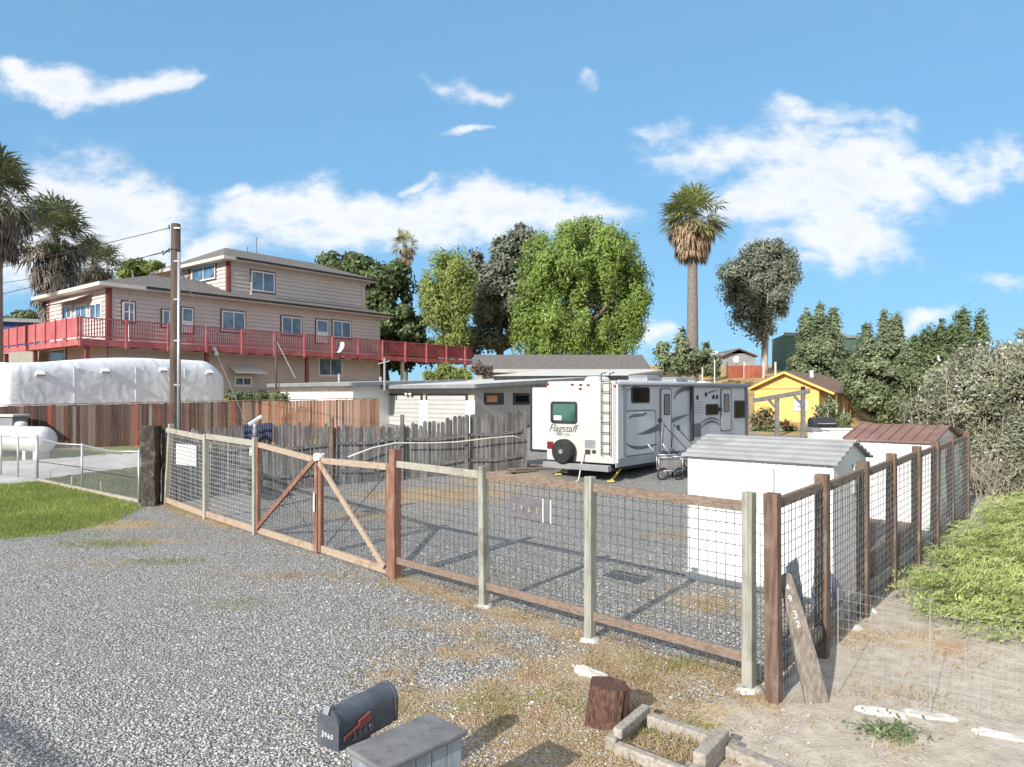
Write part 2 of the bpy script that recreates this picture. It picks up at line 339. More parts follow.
M['darkleaf'] = leafmat('dark_leaves', (.035, .055, .022), (.17, .225, .085), (.29, .36, .15), .5, .2)
M['midleaf'] = leafmat('mid_leaves', (.065, .09, .04), (.21, .265, .12), (.36, .41, .23), .5, .2)
M['limeleaf'] = leafmat('lime_leaves', (.13, .17, .045), (.38, .44, .135), (.52, .54, .23), .5, .3)
M['greyleaf'] = leafmat('grey_green_leaves', (.085, .108, .055), (.29, .345, .19), (.48, .53, .34), .55, .2)
M['oleander'] = leafmat('dusty_leaves', (.11, .115, .07), (.42, .425, .29), (.64, .62, .49), .6, .2)
M['flower'] = leafmat('white_blossoms', (.62, .58, .56), (.78, .76, .74), (.85, .83, .82), .6, .3)
M['pinkflower'] = leafmat('orange_pink_blossoms', (.50, .14, .08), (.60, .28, .16), (.62, .36, .35), .6, .2)
M['frond'] = leafmat('palm_fronds', (.08, .10, .05), (.25, .27, .15), (.44, .43, .28), .45, .2)
M['frond_bright'] = leafmat('yellow_green_palm_fronds', (.13, .16, .05), (.38, .40, .16), (.56, .52, .28), .45, .2)  # paler, yellower frond colour for the tall and the distant palm
M['dead'] = leafmat('dead_fronds', (.20, .13, .08), (.48, .36, .235), (.60, .48, .33), .8, .15)
M['dead_dark'] = leafmat('old_dead_fronds', (.09, .075, .065), (.26, .22, .19), (.40, .35, .31), .8, .1)

# ------------------------------------------------------------------ ground
def lines(parts):
    out = []
    for a, b, st in parts: out += list(np.arange(a, b, st))
    return np.array(out+[parts[-1][1]])
xs = lines([(-4000, -300, 740), (-300, -60, 24), (-60, -16, 2), (-16, 18, .2), (18, 60, 2), (60, 300, 24), (300, 4000, 740)])
ys = lines([(-200, -20, 30), (-20, 2, 2), (2, 24, .2), (24, 60, .8), (60, 120, 4), (120, 400, 28), (400, 4000, 720)])
gv = [(x, y, T(x, y)) for y in ys for x in xs]; nx = len(xs)
gf = [(j*nx+i, j*nx+i+1, (j+1)*nx+i+1, (j+1)*nx+i) for j in range(len(ys)-1) for i in range(nx-1)]
me = bpy.data.meshes.new('ground'); me.from_pydata(gv, [], gf)
for p in me.polygons: p.use_smooth = True
def blob(x, y, cx, cy, rx, ry): return math.exp(-((x-cx)/rx)**2-((y-cy)/ry)**2)
def cover(x, y):
    d = (x-2.39)-.829*(y-6.475)                        # > 0 : right of the side fence
    dirt = sm((d+.5)/.7)*sm((y-2)/2) if y < 40 else 0
    dirt = max(dirt, sm((x-1.1-.0*(y))/.9)*sm((6.9-y)/.6)*.95)
    dirt = max(dirt, .75*sm((4.6-y)/.8)*sm((x+.6)/1))
    # straw along the fence foot, round the stump and patches in the gravel
    e = (y-6.737)+1.02*(x-2.25)                        # > 0 : inside the yard, from the front fence line
    s = .62*math.exp(-(e/.55)**2)*sm((x+9.5)/1)*(1 if x < 2.4 else 0)*(.35 if -6 < x < -2 else 1)
    for c in ((.9, 7.1, 1.1, .8, 1), (.5, 5.6, 1.0, .5, .9), (-.9, 6.4, .7, .8, .62), (.0, 5.2, .8, .4, .7), (1.3, 6.3, .8, .5, .9), (-.5, 8.6, 1.2, .4, .5), (-3.2, 10.9, 1.2, .3, .4), (.1, 6.4, 1.0, .8, .85), (-.4, 7.8, .7, .5, .6), (1.8, 7.2, .8, .4, .8), (-.8, 5.9, .5, .6, .6), (-1.2, 7.3, .4, .9, .45),
              (-8.6, 15.3, 1.5, .7, .7), (-7.0, 13.6, 1.5, .5, .5), (-11, 15.0, 2.2, .5, .5), (-6.8, 11.8, .8, .4, .4), (-.5, 10.3, 1.0, .8, .35), (1.2, 5.6, .5, .4, .6),
              (-2, 19, 2.6, 1.2, .75), (-.3, 21.5, 1.8, 1.5, .8), (3, 14, 1.3, 1, .35), (-3.5, 16.5, 2, .9, .5), (2.6, 9.6, .7, .7, .6), (4, 8.4, .6, .6, .6), (4.7, 8.0, .5, .7, .55), (3.6, 6.6, .5, .4, .4), (4.9, 6.3, .5, .3, .35), (3.2, 5.6, .4, .3, .35)):
        s = max(s, c[4]*blob(x, y, *c[:4]))
    hill = max(sm((x-9)/5)*sm((y-30)/5), sm((y-26)/3)*(1 if x < -8 else 0), sm((y-45)/6))
    return dirt, min(1, s), hill
ca = me.color_attributes.new('cover', 'FLOAT_COLOR', 'POINT')
arr = np.ones((len(gv), 4), dtype=np.float32)
for i, (x, y, z) in enumerate(gv): arr[i, :3] = cover(x, y)
ca.data.foreach_set('color', arr.ravel())
me.materials.append(groundmat())
tag_o = bpy.data.objects.new('ground', me); COL.objects.link(tag_o); tag(tag_o, 'pale grey gravel lot with dirt and dry patches, rising to a hillside', kind='structure')

def inpoly(x, y, P):
    c = False; j = len(P)-1
    for i in range(len(P)):
        if (P[i][1] > y) != (P[j][1] > y) and x < (P[j][0]-P[i][0])*(y-P[i][1])/(P[j][1]-P[i][1])+P[i][0]: c = not c
        j = i
    return c
def sheet(name, poly, st, dz, m, wob=0.0):
    x0, x1 = min(p[0] for p in poly), max(p[0] for p in poly); y0, y1 = min(p[1] for p in poly), max(p[1] for p in poly)
    nx_, ny_ = int((x1-x0)/st)+2, int((y1-y0)/st)+2; idx = {}; vs = []; fs = []
    def vid(i, j):
        if (i, j) not in idx:
            x, y = x0+i*st, y0+j*st; idx[(i, j)] = len(vs); vs.append((x, y, T(x, y)+dz))
        return idx[(i, j)]
    for j in range(ny_):
        for i in range(nx_):
            cx, cy = x0+(i+.5)*st, y0+(j+.5)*st
            wx, wy = wob*mnoise.noise((cx*1.3, cy*1.3, 1))+wob*.6*mnoise.noise((cx*5, cy*5, 7)), wob*mnoise.noise((cx*1.3, cy*1.3, 5))+wob*.6*mnoise.noise((cx*5, cy*5, 9))
            if inpoly(cx+wx, cy+wy, poly): fs.append((vid(i, j), vid(i+1, j), vid(i+1, j+1), vid(i, j+1)))
    mb = MB(); mb.v = vs; mb.f = fs
    return mb.build(name, m, None, True)
P2 = lambda L: [(G(*p).x, G(*p).y) for p in L]
drive = P2([(-90, 466), (-20, 463), (60, 459), (160, 452), (160, 466), (100, 472), (60, 478), (30, 483), (-30, 489), (-90, 492)])
# concrete drive: an even slab following the ground, with a thin visible edge
tag(sheet('driveway', drive, .25, .03, M['concrete']), 'pale concrete driveway behind the chain link fence', kind='structure')
lawn_p = P2([(-90, 490), (0, 485), (38, 482), (82, 491), (136, 507), (118, 518), (60, 532), (0, 539), (-90, 548)])
tag(sheet('lawn', lawn_p, .1, .008, M['lawn'], .8), 'bright green lawn corner in front of the chain link fence', kind='structure')
verge_p = P2([(46, 481), (140, 468), (142, 503), (88, 490)])
tag(sheet('verge', verge_p, .15, .02, M['verge'], .2), 'thin grass between driveway and chain link fence', kind='structure')
verge_q = P2([(-60, 463), (-60, 450), (60, 449), (160, 446), (160, 452), (60, 458)])
tag(sheet('verge', verge_q, .2, .02, M['verge'], .2), 'strip of grass at the foot of the brown board fence', kind='structure')

def blades(name, pts, h, w, m, label, lean=.5, zf=None, kind='stuff', parent=None):
    n = len(pts); P = np.array(pts, dtype=np.float64); a = rng.uniform(0, 2*np.pi, n); hh = h*rng.uniform(.5, 1.25, n); ww = w*rng.uniform(.6, 1.3, n)
    side = np.stack([np.cos(a), np.sin(a), np.zeros(n)], 1)*ww[:, None]
    b = rng.uniform(0, 2*np.pi, n); ln = rng.uniform(0, lean, n)
    tip = np.stack([np.cos(b)*ln, np.sin(b)*ln, np.ones(n)], 1)*hh[:, None]
    V = np.stack([P-side, P+side, P+tip], 1).reshape(-1, 3)
    return fastmesh(name, V, 3, m, label, kind, parent)
def fastmesh(name, V, k, m, label=None, kind=None, parent=None):
    me = bpy.data.meshes.new(name); nv = len(V); nf = nv//k
    L = np.zeros(3); 
    if parent is not None:
        q = parent
        while q is not None: L += np.array(q.location); q = q.parent
    me.vertices.add(nv); me.vertices.foreach_set('co', (V-L).astype(np.float32).ravel())
    me.loops.add(nv); me.loops.foreach_set('vertex_index', np.arange(nv, dtype=np.int32))
    me.polygons.add(nf); me.polygons.foreach_set('loop_start', np.arange(0, nv, k, dtype=np.int32)); me.polygons.foreach_set('loop_total', np.full(nf, k, dtype=np.int32))
    me.update(calc_edges=True); me.validate(); me.materials.append(m)
    o = bpy.data.objects.new(name, me); COL.objects.link(o)
    if parent is not None: o.parent = parent
    if label: o['label'] = label
    if kind: o['kind'] = kind
    return o
def scatter_poly(poly, n):
    x0, x1 = min(p[0] for p in poly), max(p[0] for p in poly); y0, y1 = min(p[1] for p in poly), max(p[1] for p in poly); out = []
    while len(out) < n:
        x, y = random.uniform(x0, x1), random.uniform(y0, y1)
        if inpoly(x, y, poly): out.append((x, y, T(x, y)+.01))
    return out
tag(blades('grass', [(p[0]+random.gauss(0, .16), p[1]+random.gauss(0, .16), p[2]) for p in scatter_poly(lawn_p, 52000) if p[0] > -16],   .075, .007, M['blade'], 'short bright green grass of the lawn corner', .8), cat='grass')
tag(blades('grass', scatter_poly(verge_p, 15000), .08, .008, M['blade_verge'], 'sparse grass behind the chain link fence', .8), cat='grass')
pts = []
while len(pts) < 22000:
    x, y = random.uniform(-11, 6.5), random.uniform(4.5, 20)
    c = cover(x, y)[1]*(1 if y < 12 else .5)
    if random.random() < c*(.4+mnoise.noise((x*2.5, y*2.5, 2))*1.3): pts.append((x, y, T(x, y)))
tag(blades('dry_grass', pts, .055, .0045, M['blade_dry'], 'dry straw-coloured grass tufts along the wire fence and around the stump', 1.4), cat='grass')
# weeds: a few greener tufts in the gravel
pts = []
for cx, cy, r, n in ((-7.6, 13.3, .7, 700), (-5.8, 11.9, .5, 350), (-9.2, 14.2, .9, 500), (-3.7, 9.5, .5, 200), (.2, 6.5, .5, 250), (1.7, 7.4, .4, 250), (-.45, 6.3, .4, 120), (1.4, 5.9, .3, 300)):
    for i in range(n): 
        a, d = random.uniform(0, 6.28), r*random.random()**.7; pts.append((cx+math.cos(a)*d*1.5, cy+math.sin(a)*d*.6, T(cx, cy)))
tag(blades('weeds', pts, .06, .005, M['blade'], 'low green weeds scattered in the gravel', 1.2), cat='weeds')
# loose stones that stand out of the gravel near the camera
V = []
ico = np.array([(0, 0, 1), (.89, 0, .45), (.28, .85, .45), (-.72, .53, .45), (-.72, -.53, .45), (.28, -.85, .45), (.72, .53, -.45), (-.28, .85, -.45), (-.89, 0, -.45), (-.28, -.85, -.45), (.72, -.53, -.45), (0, 0, -1)])
icf = [(0, 1, 2), (0, 2, 3), (0, 3, 4), (0, 4, 5), (0, 5, 1), (1, 6, 2), (2, 7, 3), (3, 8, 4), (4, 9, 5), (5, 10, 1), (2, 6, 7), (3, 7, 8), (4, 8, 9), (5, 9, 10), (1, 10, 6)]
icf = np.array(icf)
cnt = 0
while cnt < 17000:
    y = 4.6+8.5*random.random()**1.7; x = random.uniform(-.78, .42)*y
    c = cover(x, y)
    if c[0] > .5 and random.random() > .12: continue
    if c[1] > .5 and random.random() > .4: continue
    s = random.uniform(.006, .0135)*(1.5 if random.random() < .07 else 1); sv = np.array([s*random.uniform(.8, 1.5), s*random.uniform(.8, 1.4), s*random.uniform(.5, .9)])
    a = random.uniform(0, 6.28); ca_, sa_ = math.cos(a), math.sin(a)
    q = ico*sv*rng.uniform(.75, 1.2, (12, 1)); q = np.stack([q[:, 0]*ca_-q[:, 1]*sa_, q[:, 0]*sa_+q[:, 1]*ca_, q[:, 2]], 1)+np.array([x, y, T(x, y)+s*.25])
    V.append(q[icf].reshape(-1, 3)); cnt += 1
def stonemat():
    m, nt, b = newmat('loose_stone'); q = N(nt); n = q.noise(q.obj(), 22, 2, .5)
    q.link(q.ramp(n, [(.3, (.22, .215, .205)), (.5, (.39, .38, .365)), (.68, (.56, .55, .525))]), b.inputs['Base Color']); b.inputs['Roughness'].default_value = .85; return m
tag(fastmesh('gravel', np.concatenate(V), 3, stonemat(), 'loose crushed grey stones of the gravel lot', 'stuff'), cat='gravel')

# ------------------------------------------------------------------ wire fences
def wire_panel(p, q, zb0, zb1, zt0, zt1, cell=.1, r=.0036):
    """welded wire between two points; heights are above the ground line given by p.z / q.z"""
    mb = MB(); p, q = Vector(p), Vector(q); L = (q.xy-p.xy).length; n = max(1, round(L/cell))
    for i in range(n+1):
        t = i/n; b = p.lerp(q, t); z0 = zb0+(zb1-zb0)*t; z1 = zt0+(zt1-zt0)*t; j = .006*math.sin(i*2.3)
        mb.tube([b+Vector((j, 0, z0)), b+Vector((-j, 0, z1))], r, 4, False)
    k = round((zt0-zb0)/cell)
    for i in range(k+1):
        t = i/k; w = .008*math.sin(i*1.7)
        a = p+Vector((0, 0, zb0+(zt0-zb0)*t)); b = q+Vector((0, 0, zb1+(zt1-zb1)*t)); m_ = (a+b)/2+Vector((w, w, -.006))
        mb.tube([a, m_, b], r, 4, False)
    return mb
def post(p, w, h, root, m, name='post', lean=(0, 0), ax=(1, 0), d=None):
    mb = MB(); X = Vector((ax[0], ax[1], 0)).normalized(); Y = Vector((-X.y, X.x, 0)); rings = []
    for t in (0, .25, .5, .75, 1):
        z = -.12+(h+.12)*t; k = 1+.03*math.sin(t*9+p[0]*5); c = Vector(p)+Vector((lean[0]*t, lean[1]*t, z))
        rings.append([c+X*(i*w/2*k)+Y*(j*(d or w)/2*k) for i, j in ((-1, -1), (1, -1), (1, 1), (-1, 1))])
    return mb.loft(rings).build(name, m, root, bevel=.008)
fd = (G(167, 505)-G(749, 690)).normalized(); fdir = (fd.x, fd.y); fn = Vector((-fd.y, fd.x, 0))   # fn points into the yard? keep sign below
if fn.y < 0: fn = -fn
A_ = G(749, 690)
def fp(px): 
    s = on_face((A_.x, A_.y), fdir, px); return gp(A_.x+fdir[0]*s, A_.y+fdir[1]*s)
p749, p590, p484, p394, p318, p257, p207, p167 = [fp(x) for x in (749, 590, 484, 395, 319, 255, 206, 166)]
Z3 = lambda z: Vector((0, 0, z))
# right hand run of the front fence
fr = thing('wire_fence', 'front wire fence with grey-green posts and brown rails, holding the house number', 'fence', p590)
post(p749, .105, 1.88, fr, M['post_green'], ax=fdir); post(p590, .1, 1.87, fr, M['post_green'], ax=fdir); post(p484, .1, 1.86, fr, M['post_green'], ax=fdir, lean=(-.02, 0))
post(p394, .14, 1.97, fr, M['gate_red'], ax=fdir)
for p in (p749, p590, p484):
    mb = MB(); mb.lathe(p-Z3(.05), [(.13, 0), (.14, .05), (.10, .08), (.06, .085)], 11); mb.v = [(x+random.uniform(-.03, .03), y+random.uniform(-.03, .03), z) for x, y, z in mb.v]
    mb.build('concrete_footing', M['white_rock'], fr, True)
for a, b, m1, m2 in ((p749, p590, 'rail_brown', 'rail_brown'), (p590, p484, 'rail_brown', 'rail_brown'), (p484, p394, 'rail_grey', 'rail_brown')):
    d = (b-a).normalized(); o = -fn*.0
    MB().beam(a+d*.055+Z3(1.74), b-d*.055+Z3(1.745), .045, .10).build('top_rail', M[m1], fr, bevel=.006)
    MB().beam(a+d*.055+Z3(.30), b-d*.055+Z3(.28), .045, .10).build('bottom_rail', M[m2], fr, bevel=.006)
    wire_panel(a+fn*.035+d*.06, b+fn*.035-d*.06, .12, .1, 1.76, 1.76, .1, .0046).build('wire_mesh', M['wire'], fr)
mb = MB()
for (x, z, dx, dz) in ((-.02, .3, 1.0, 1.3), (.0, .2, .8, .9)):
    a = p394+Z3(z+.9)-fn*-.05; b = p394.lerp(p484, .95)+Z3(z-.05)+fn*.05; mb.tube([a, b], .006, 4)
mb.build('tension_wire', M['wire'], fr)
# left run
fl = thing('wire_fence', 'grey timber and wire fence run between dark block post and gate', 'fence', p207)
pl_end = p257
post(p167, .12, 2.02, fl, M['rail_grey'], ax=fdir, lean=(.12, .02)); post(p207, .12, 1.92, fl, M['rail_grey'], ax=fdir); post(p257, .09, 1.95, fl, M['rail_grey'], ax=fdir)
for a, b in ((p167, p207), (p207, p257)):
    d = (b-a).normalized()
    e = d*.06
    MB().beam(a+e+Z3(1.87), b-e+Z3(1.83), .05, .12).build('top_rail', M['rail_grey'], fl, bevel=.006)
    MB().beam(a+e+Z3(.12), b-e+Z3(.10), .05, .13).build('bottom_rail', M['gate_tan'], fl, bevel=.006)
    wire_panel(a+fn*.04+e, b+fn*.04-e, .16, .14, 1.84, 1.80, .1, .0046).build('wire_mesh', M['wire_light'], fl)
# the double gate, each leaf a thing
def gate(a, b, za, zb, brace_up_at_b, label, hinge_m):
    d = (b-a).normalized(); g = thing('gate_leaf', label, 'gate', a.lerp(b, .5), 'double drive gate leaves')
    w = .09
    MB().beam(a+d*.05+Z3(.05), a+d*.05+Z3(za), w, .07, up=fn).build('stile', M[hinge_m], g, bevel=.005)
    MB().beam(b-d*.05+Z3(.02), b-d*.05+Z3(zb), w, .07, up=fn).build('stile', M['gate_red'], g, bevel=.005)
    MB().beam(a+d*.1+Z3(za-.05), b-d*.1+Z3(zb-.05), .06, .1).build('top_rail', M['gate_tan'], g, bevel=.005)
    MB().beam(a+d*.1+Z3(.11), b-d*.1+Z3(.09), .06, .12).build('bottom_rail', M['gate_tan'], g, bevel=.005)
    o = -fn*.055
    if brace_up_at_b: MB().beam(a+d*.1+Z3(.16)+o, b-d*.08+Z3(zb-.06)+o, .045, .09).build('brace', M['gate_red'], g, bevel=.005)
    else: MB().beam(b-d*.1+Z3(.14)+o, a+d*.08+Z3(za-.08)+o, .045, .09).build('brace', M['gate_tan'], g, bevel=.005)
    wire_panel(a+d*.1+fn*.03, b-d*.1+fn*.03, .14, .12, za-.06, zb-.06, .1, .0044).build('wire_mesh', M['wire'], g)
    t0, t1 = (b-d*.12+Z3(.15), a+d*.1+Z3(za-.1)) if brace_up_at_b else (a+d*.1+Z3(.15), b-d*.1+Z3(zb-.1))
    MB().tube([t0+fn*.05, t1+fn*.05], .008, 4).build('tension_cable', M['dark_metal'], g)
    return g
q318 = p318; dd = (p394-p257).normalized()
gl = gate(p257+dd*.09, q318-dd*.015, 1.86, 1.70, True, 'left gate leaf with dark red diagonal brace rising to the right', 'gate_red')
gr = gate(q318+dd*.015, p394-dd*.10, 1.70, 1.74, False, 'right gate leaf with tan diagonal brace falling to the right', 'gate_red')
MB().beam(q318-fn*.06-dd*.06+Z3(.75), q318-fn*.06-dd*.06+Z3(1.08), .05, .03).build('latch_plate', M['sign_white'], gl, bevel=.005)
mb = MB()
for i in range(9):
    a = i*.8; mb.tube([q318+Z3(1.66+.012*i)+Vector((math.cos(a+k*.7)*.09, math.sin(a+k*.7)*.075, .012*math.sin(k*1.9+i))) for k in range(9)], .014, 5)
tag(mb.build('rope', M['rope'], None, True), 'white rope knotted where the two gate leaves meet', 'rope')

# side fence on the right
c0 = G(774, 702); c1d = Vector((.638, .770, 0)); c1d = (Vector((10.3, 16.1, 0))-Vector((c0.x, c0.y, 0))).normalized()
cn = Vector((c1d.y, -c1d.x, 0))                 # to the right, outside
sp_ = [c0]
for px in (822, 863, 892, 916, 935, 951, 966):
    s = on_face((c0.x, c0.y), (c1d.x, c1d.y), px); sp_.append(gp(c0.x+c1d.x*s, c0.y+c1d.y*s))
fs_ = thing('wire_fence', 'side wire fence with brown posts running back beside the white sheds', 'fence', sp_[3])
sax = (c1d.x, c1d.y)
for i, p in enumerate(sp_):
    post(p, .125 if i == 0 else .13, 1.9 if i == 0 else 1.96, fs_, M['post_brown'], ax=sax, lean=(random.uniform(-.03, .02), random.uniform(-.02, .02)))
for i in range(len(sp_)-1):
    a, b = sp_[i], sp_[i+1]; za = 1.86-(a.z-0); d = (b-a).normalized()
    e = d*.068
    MB().beam(a+e+Z3(1.80), b-e+Z3(1.83), .05, .10).build('top_rail', M['rail_brown'], fs_, bevel=.006)
    MB().beam(a+e+Z3(.30), b-e+Z3(.28), .05, .13).build('bottom_rail', M['rail_grey'], fs_, bevel=.006)
    wire_panel(a+e*1.2+cn*.035, b-e*1.2+cn*.035, .05, .05, 1.8, 1.83, .1, .0042).build('wire_mesh', M['wire'], fs_)
# short return between the corner post and the front run
mb = MB(); 
wire_panel(p749+dd*.06+fn*.02, c0-Vector((.07, -.03, 0)), .15, .15, 1.7, 1.7).build('wire_mesh', M['wire'], fs_)
# low wire run on the bottom right
w0, w1, w2 = G(838, 694), G(930, 716), G(1130, 768)
lw = thing('wire_fence', 'low bare wire fence crossing the dirt in front of the juniper', 'fence', w0)
for a, b in ((w0, w1), (w1, w2)): wire_panel(a, b, .0, .0, .98, .95, .09, .0011).build('wire_mesh', M['wire_light'], lw)
for p in (w0, w1, w2): MB().tube([p-Z3(.1), p+Z3(1.0)], .0035, 5).build('stake', M['wire_light'], lw)

# dark block post at the left end
bp = G(151, 505)
t = thing('block_post', 'dark rough timber block post at the left end of the wire fence', 'post', bp)
mb = MB(); rings = []
for k in range(10):
    z = -.1+2.08*k/9; rings.append([bp+Vector((i*.17+random.uniform(-.02, .02), j*.16+random.uniform(-.02, .02), z)) for i, j in ((-1, -1), (-.3, -1.1), (.4, -1), (1, -1), (1.02, 1), (-1, 1))])
mb.loft(rings).build('block', M['dark_post'], t)
MB().box(bp+Vector((.29, .12, .95)), .13, .1, 2.05).build('board', M['dark_post'], t, bevel=.01)
# ------------------------------------------------------------------ numbers and notices on the fences
def panel_pt(a, b, px, z):
    d = (b-a); s = on_face((a.x, a.y), (d.x, d.y), px); p = a+d*s; return Vector((p.x, p.y, a.z*(1-s)+b.z*s+z))
L0 = panel_pt(p484, p590, 512, 0); R0 = panel_pt(p484, p590, 553, 0)
Ym = (L0.y+R0.y)/2; zt = zat(495, L0.y); zb = zat(515, L0.y); rt = (p590-p484).normalized()
sg = thing('number_sign', 'grey house number board wired to the front fence mesh', 'sign', (L0+R0)/2+Z3(zb))
cc = (L0+R0)/2+Z3((zt+zb)/2)-fn*.03; ww = (R0-L0).length
MB().box(cc-rt*.06, ww-.13, .015, zt-zb, (rt.x, rt.y)).build('board', M['sign_grey'], sg, bevel=.003)
mb = MB()
for k, ch in enumerate('3960'): add_text(mb, ch, cc-rt*.06-fn*.018+rt*((k-1.5)*(ww-.16)/4)+Z3(-.01), rt, (0, 0, 1), .042, 0, .004)
mb.build('numerals', M['rail_grey'], sg)
mb = MB(); c2 = cc+rt*(ww/2-.065)
MB().box(c2, .11, .013, zt-zb+.02, (rt.x, rt.y)).build('side_plate', M['sign_grey'], sg)
for s in (-1, 1): mb.box(c2+rt*s*.062-fn*.004, .014, .018, zt-zb+.03, (rt.x, rt.y))
mb.build('plate_edge', M['sign_white'], sg)
# paper notices on the left run
for px0, px1, py0, py1, lab in ((173, 193, 444, 466, 'white blank notice on the grey wire fence beside the block post'), (246, 253, 443, 456, 'small white notice on the wire fence next to the gate')):
    a, b = (p167, p207) if px1 < 206 else (p207, p257)
    l, r = panel_pt(a, b, px0, 0), panel_pt(a, b, px1, 0); c = (l+r)/2+fn*.075; z0, z1 = zat(py1, c.y), zat(py0, c.y)
    mb = MB(); d = (r-l); mb.prism([l+fn*.07+Z3(z0-l.z), r+fn*.07+Z3(z0+.03-r.z), r+fn*.07+Z3(z1-r.z), l+fn*.07+Z3(z1-.02-l.z)], fn*.008)
    tag(mb.build('notice', M['sign_white']), lab, 'sign')
# solar lamp on the hinge post
t = thing('flood_lamp', 'small grey flood lamp on top of the gate hinge post', 'lamp', p257+Z3(1.95))
MB().lathe(p257+Z3(1.95), [(.04, 0), (.05, .12), (.035, .2), (.05, .28)], 8).build('stem', M['metal_grey'], t, True)
MB().beam(p257+Vector((-.12, 0, 2.2)), p257+Vector((.14, .05, 2.38)), .12, .07).build('head', M['steel'], t, bevel=.01)
# leaning number board
lb0 = G(819, 704); lt = W(786.5, 573, lb0.y+.22)
t = thing('leaning_board', 'weathered tapered board with painted numbers leaning on the brown corner fence', 'board', lb0)
r_ = Vector((1, .12, .1)).normalized(); axis = (lt-lb0); nrm = r_.cross(axis).normalized()
if nrm.y > 0: nrm = -nrm
au = axis.normalized(); r_ = axis.cross(nrm).normalized()
if r_.x < 0: r_ = -r_
mb = MB(); LB = axis.length
bpt = lambda x, f: lb0+r_*x+axis*f
mb.prism([bpt(-.115, -.02), bpt(.10, -.05), bpt(.098, .3), bpt(.08, .62), bpt(.055, .9), bpt(.045, .985), bpt(.0, 1.0), bpt(-.04, .985), bpt(-.065, .95), bpt(-.088, .6), bpt(-.105, .3)], -nrm*.045)
mb.build('board', M['timber_dark'], t, bevel=.006)
mb = MB()
for ch, f, x in (('4', .89, -.025), ('9', .80, -.03), ('3', .675, -.018), ('2', .60, -.012)):
    add_text(mb, ch, bpt(x, f)+nrm*.004, (r_+Vector((0, 0, .25))), axis, .036, 0, .003)
mb.build('numerals', M['sign_white'], t)

# ------------------------------------------------------------------ mailboxes and small ground things
mf, mr = Vector((-1.16, 4.50, 0)), Vector((-.86, 4.95, 0)); md = (mr-mf).normalized(); mx = Vector((md.y, -md.x, 0))
mz, mw, mh = .57, .185, .235
t = thing('mailbox', 'dark slate domed mailbox with raised dull red flag', 'mailbox', gp(mf.lerp(mr, .5).x, mf.lerp(mr, .5).y))
def arch(c, w, h, n=12): 
    pts = [c+mx*(-w/2), c+mx*(w/2)]
    return pts[::1][1:]+[c+mx*(math.cos(math.pi*k/n)*w/2)+Z3(h-w/2+math.sin(math.pi*k/n)*w/2) for k in range(n+1)]+pts[:1]
b0 = mf+Z3(mz); b1 = mr+Z3(mz)
mb = MB(); mb.loft([arch(b0+md*.01, mw, mh), arch(b1-md*.03, mw, mh)], True); mb.build('body', M['mailbox'], t, True).modifiers.new('split', 'EDGE_SPLIT').split_angle = .6
for c, nm in ((b0, 'door'), (b1-md*.025, 'back_rim')):
    mb = MB(); mb.loft([arch(c-md*.012-Z3(.004), mw+.016, mh+.012), arch(c+md*.014-Z3(.004), mw+.016, mh+.012)]); dr = mb.build(nm, M['mailbox'], t, bevel=.003)
    if nm == 'door':
        hb = MB(); hb.beam(c-md*.03+Z3(mh-.02), c-md*.01+Z3(mh+.03), .05, .012); hb.build('pull_tab', M['metal_grey'], dr, bevel=.003)
        nb = MB()
        for k in range(4): add_text(nb, '3960'[k], c-md*.013+mx*(-.042+k*.028)+Z3(.075), mx, (0, 0, 1), .019, 0, .003)
        nb.build('numerals', M['sign_white'], dr)
fl_ = MB(); fb = b0+mx*(mw/2+.012)+md*.03+Z3(.06)
fl_.beam(fb, fb+md*.19+Z3(.055), .008, .022, up=(0, 0, 1)); fl_.beam(fb+md*.13+Z3(.045), fb+md*.23+Z3(.072), .010, .055); fl_.build('flag', M['flag'], t, bevel=.002)
nb = MB(); 
for k in range(4): add_text(nb, '3960'[k], b0+mx*(mw/2+.006)+md*(.12+.05*k)+Z3(.045), md, (0, 0, 1), .026, 0, .003)
nb.build('numerals', M['metal_grey'], t)
mb = MB(); mc = gp(mf.lerp(mr, .55).x, mf.lerp(mr, .55).y); mb.beam(mc-Z3(.3), Vector((mc.x, mc.y, mz-.02)), .09, .09); mb.build('post', M['post_brown'], t, bevel=.006)
MB().box(mf.lerp(mr, .5)+Z3(mz-.012), .15, .46, .02, (mx.x, mx.y)).build('shelf', M['post_brown'], t)
# grey lidded box beside it
k0, k1, k2 = Vector((-.96, 4.13, 0)), Vector((-.517, 4.59, 0)), Vector((-.281, 4.34, 0)); kd = (k1-k0).normalized(); kx = Vector((kd.y, -kd.x, 0)); kc = (k0+k2)/2
t = thing('parcel_box', 'blue grey wooden box with flat speckled lid beside the mailbox', 'mailbox', gp(kc.x, kc.y))
MB().box(kc+Z3(.735), .64, .36, .035, (kd.x, kd.y)).build('lid', M['lid_grey'], t, bevel=.012)
mb = MB()
for s in (-1, 1):
    for k in range(5): mb.box(kc+kx*s*.14+kd*(-.236+.118*k)+Z3(.40), .112, .025, .62, (kd.x, kd.y))
    for k in range(2): mb.box(kc+kd*s*.285+kx*(-.065+.13*k)+Z3(.40), .025, .125, .62, (kd.x, kd.y))
mb.build('sides', M['blue_wood'], t, bevel=.004)
mb = MB(); mb.lathe(kc-kd*.30+kx*.02+Z3(.56), [(.07, 0), (.07, .02), (.055, .022)], 16, -kd); mb.build('round_plate', M['dark_metal'], t, True)
MB().beam(gp(kc.x, kc.y, -.3), Vector((kc.x, kc.y, .1)), .1, .1).build('post', M['post_brown'], t)

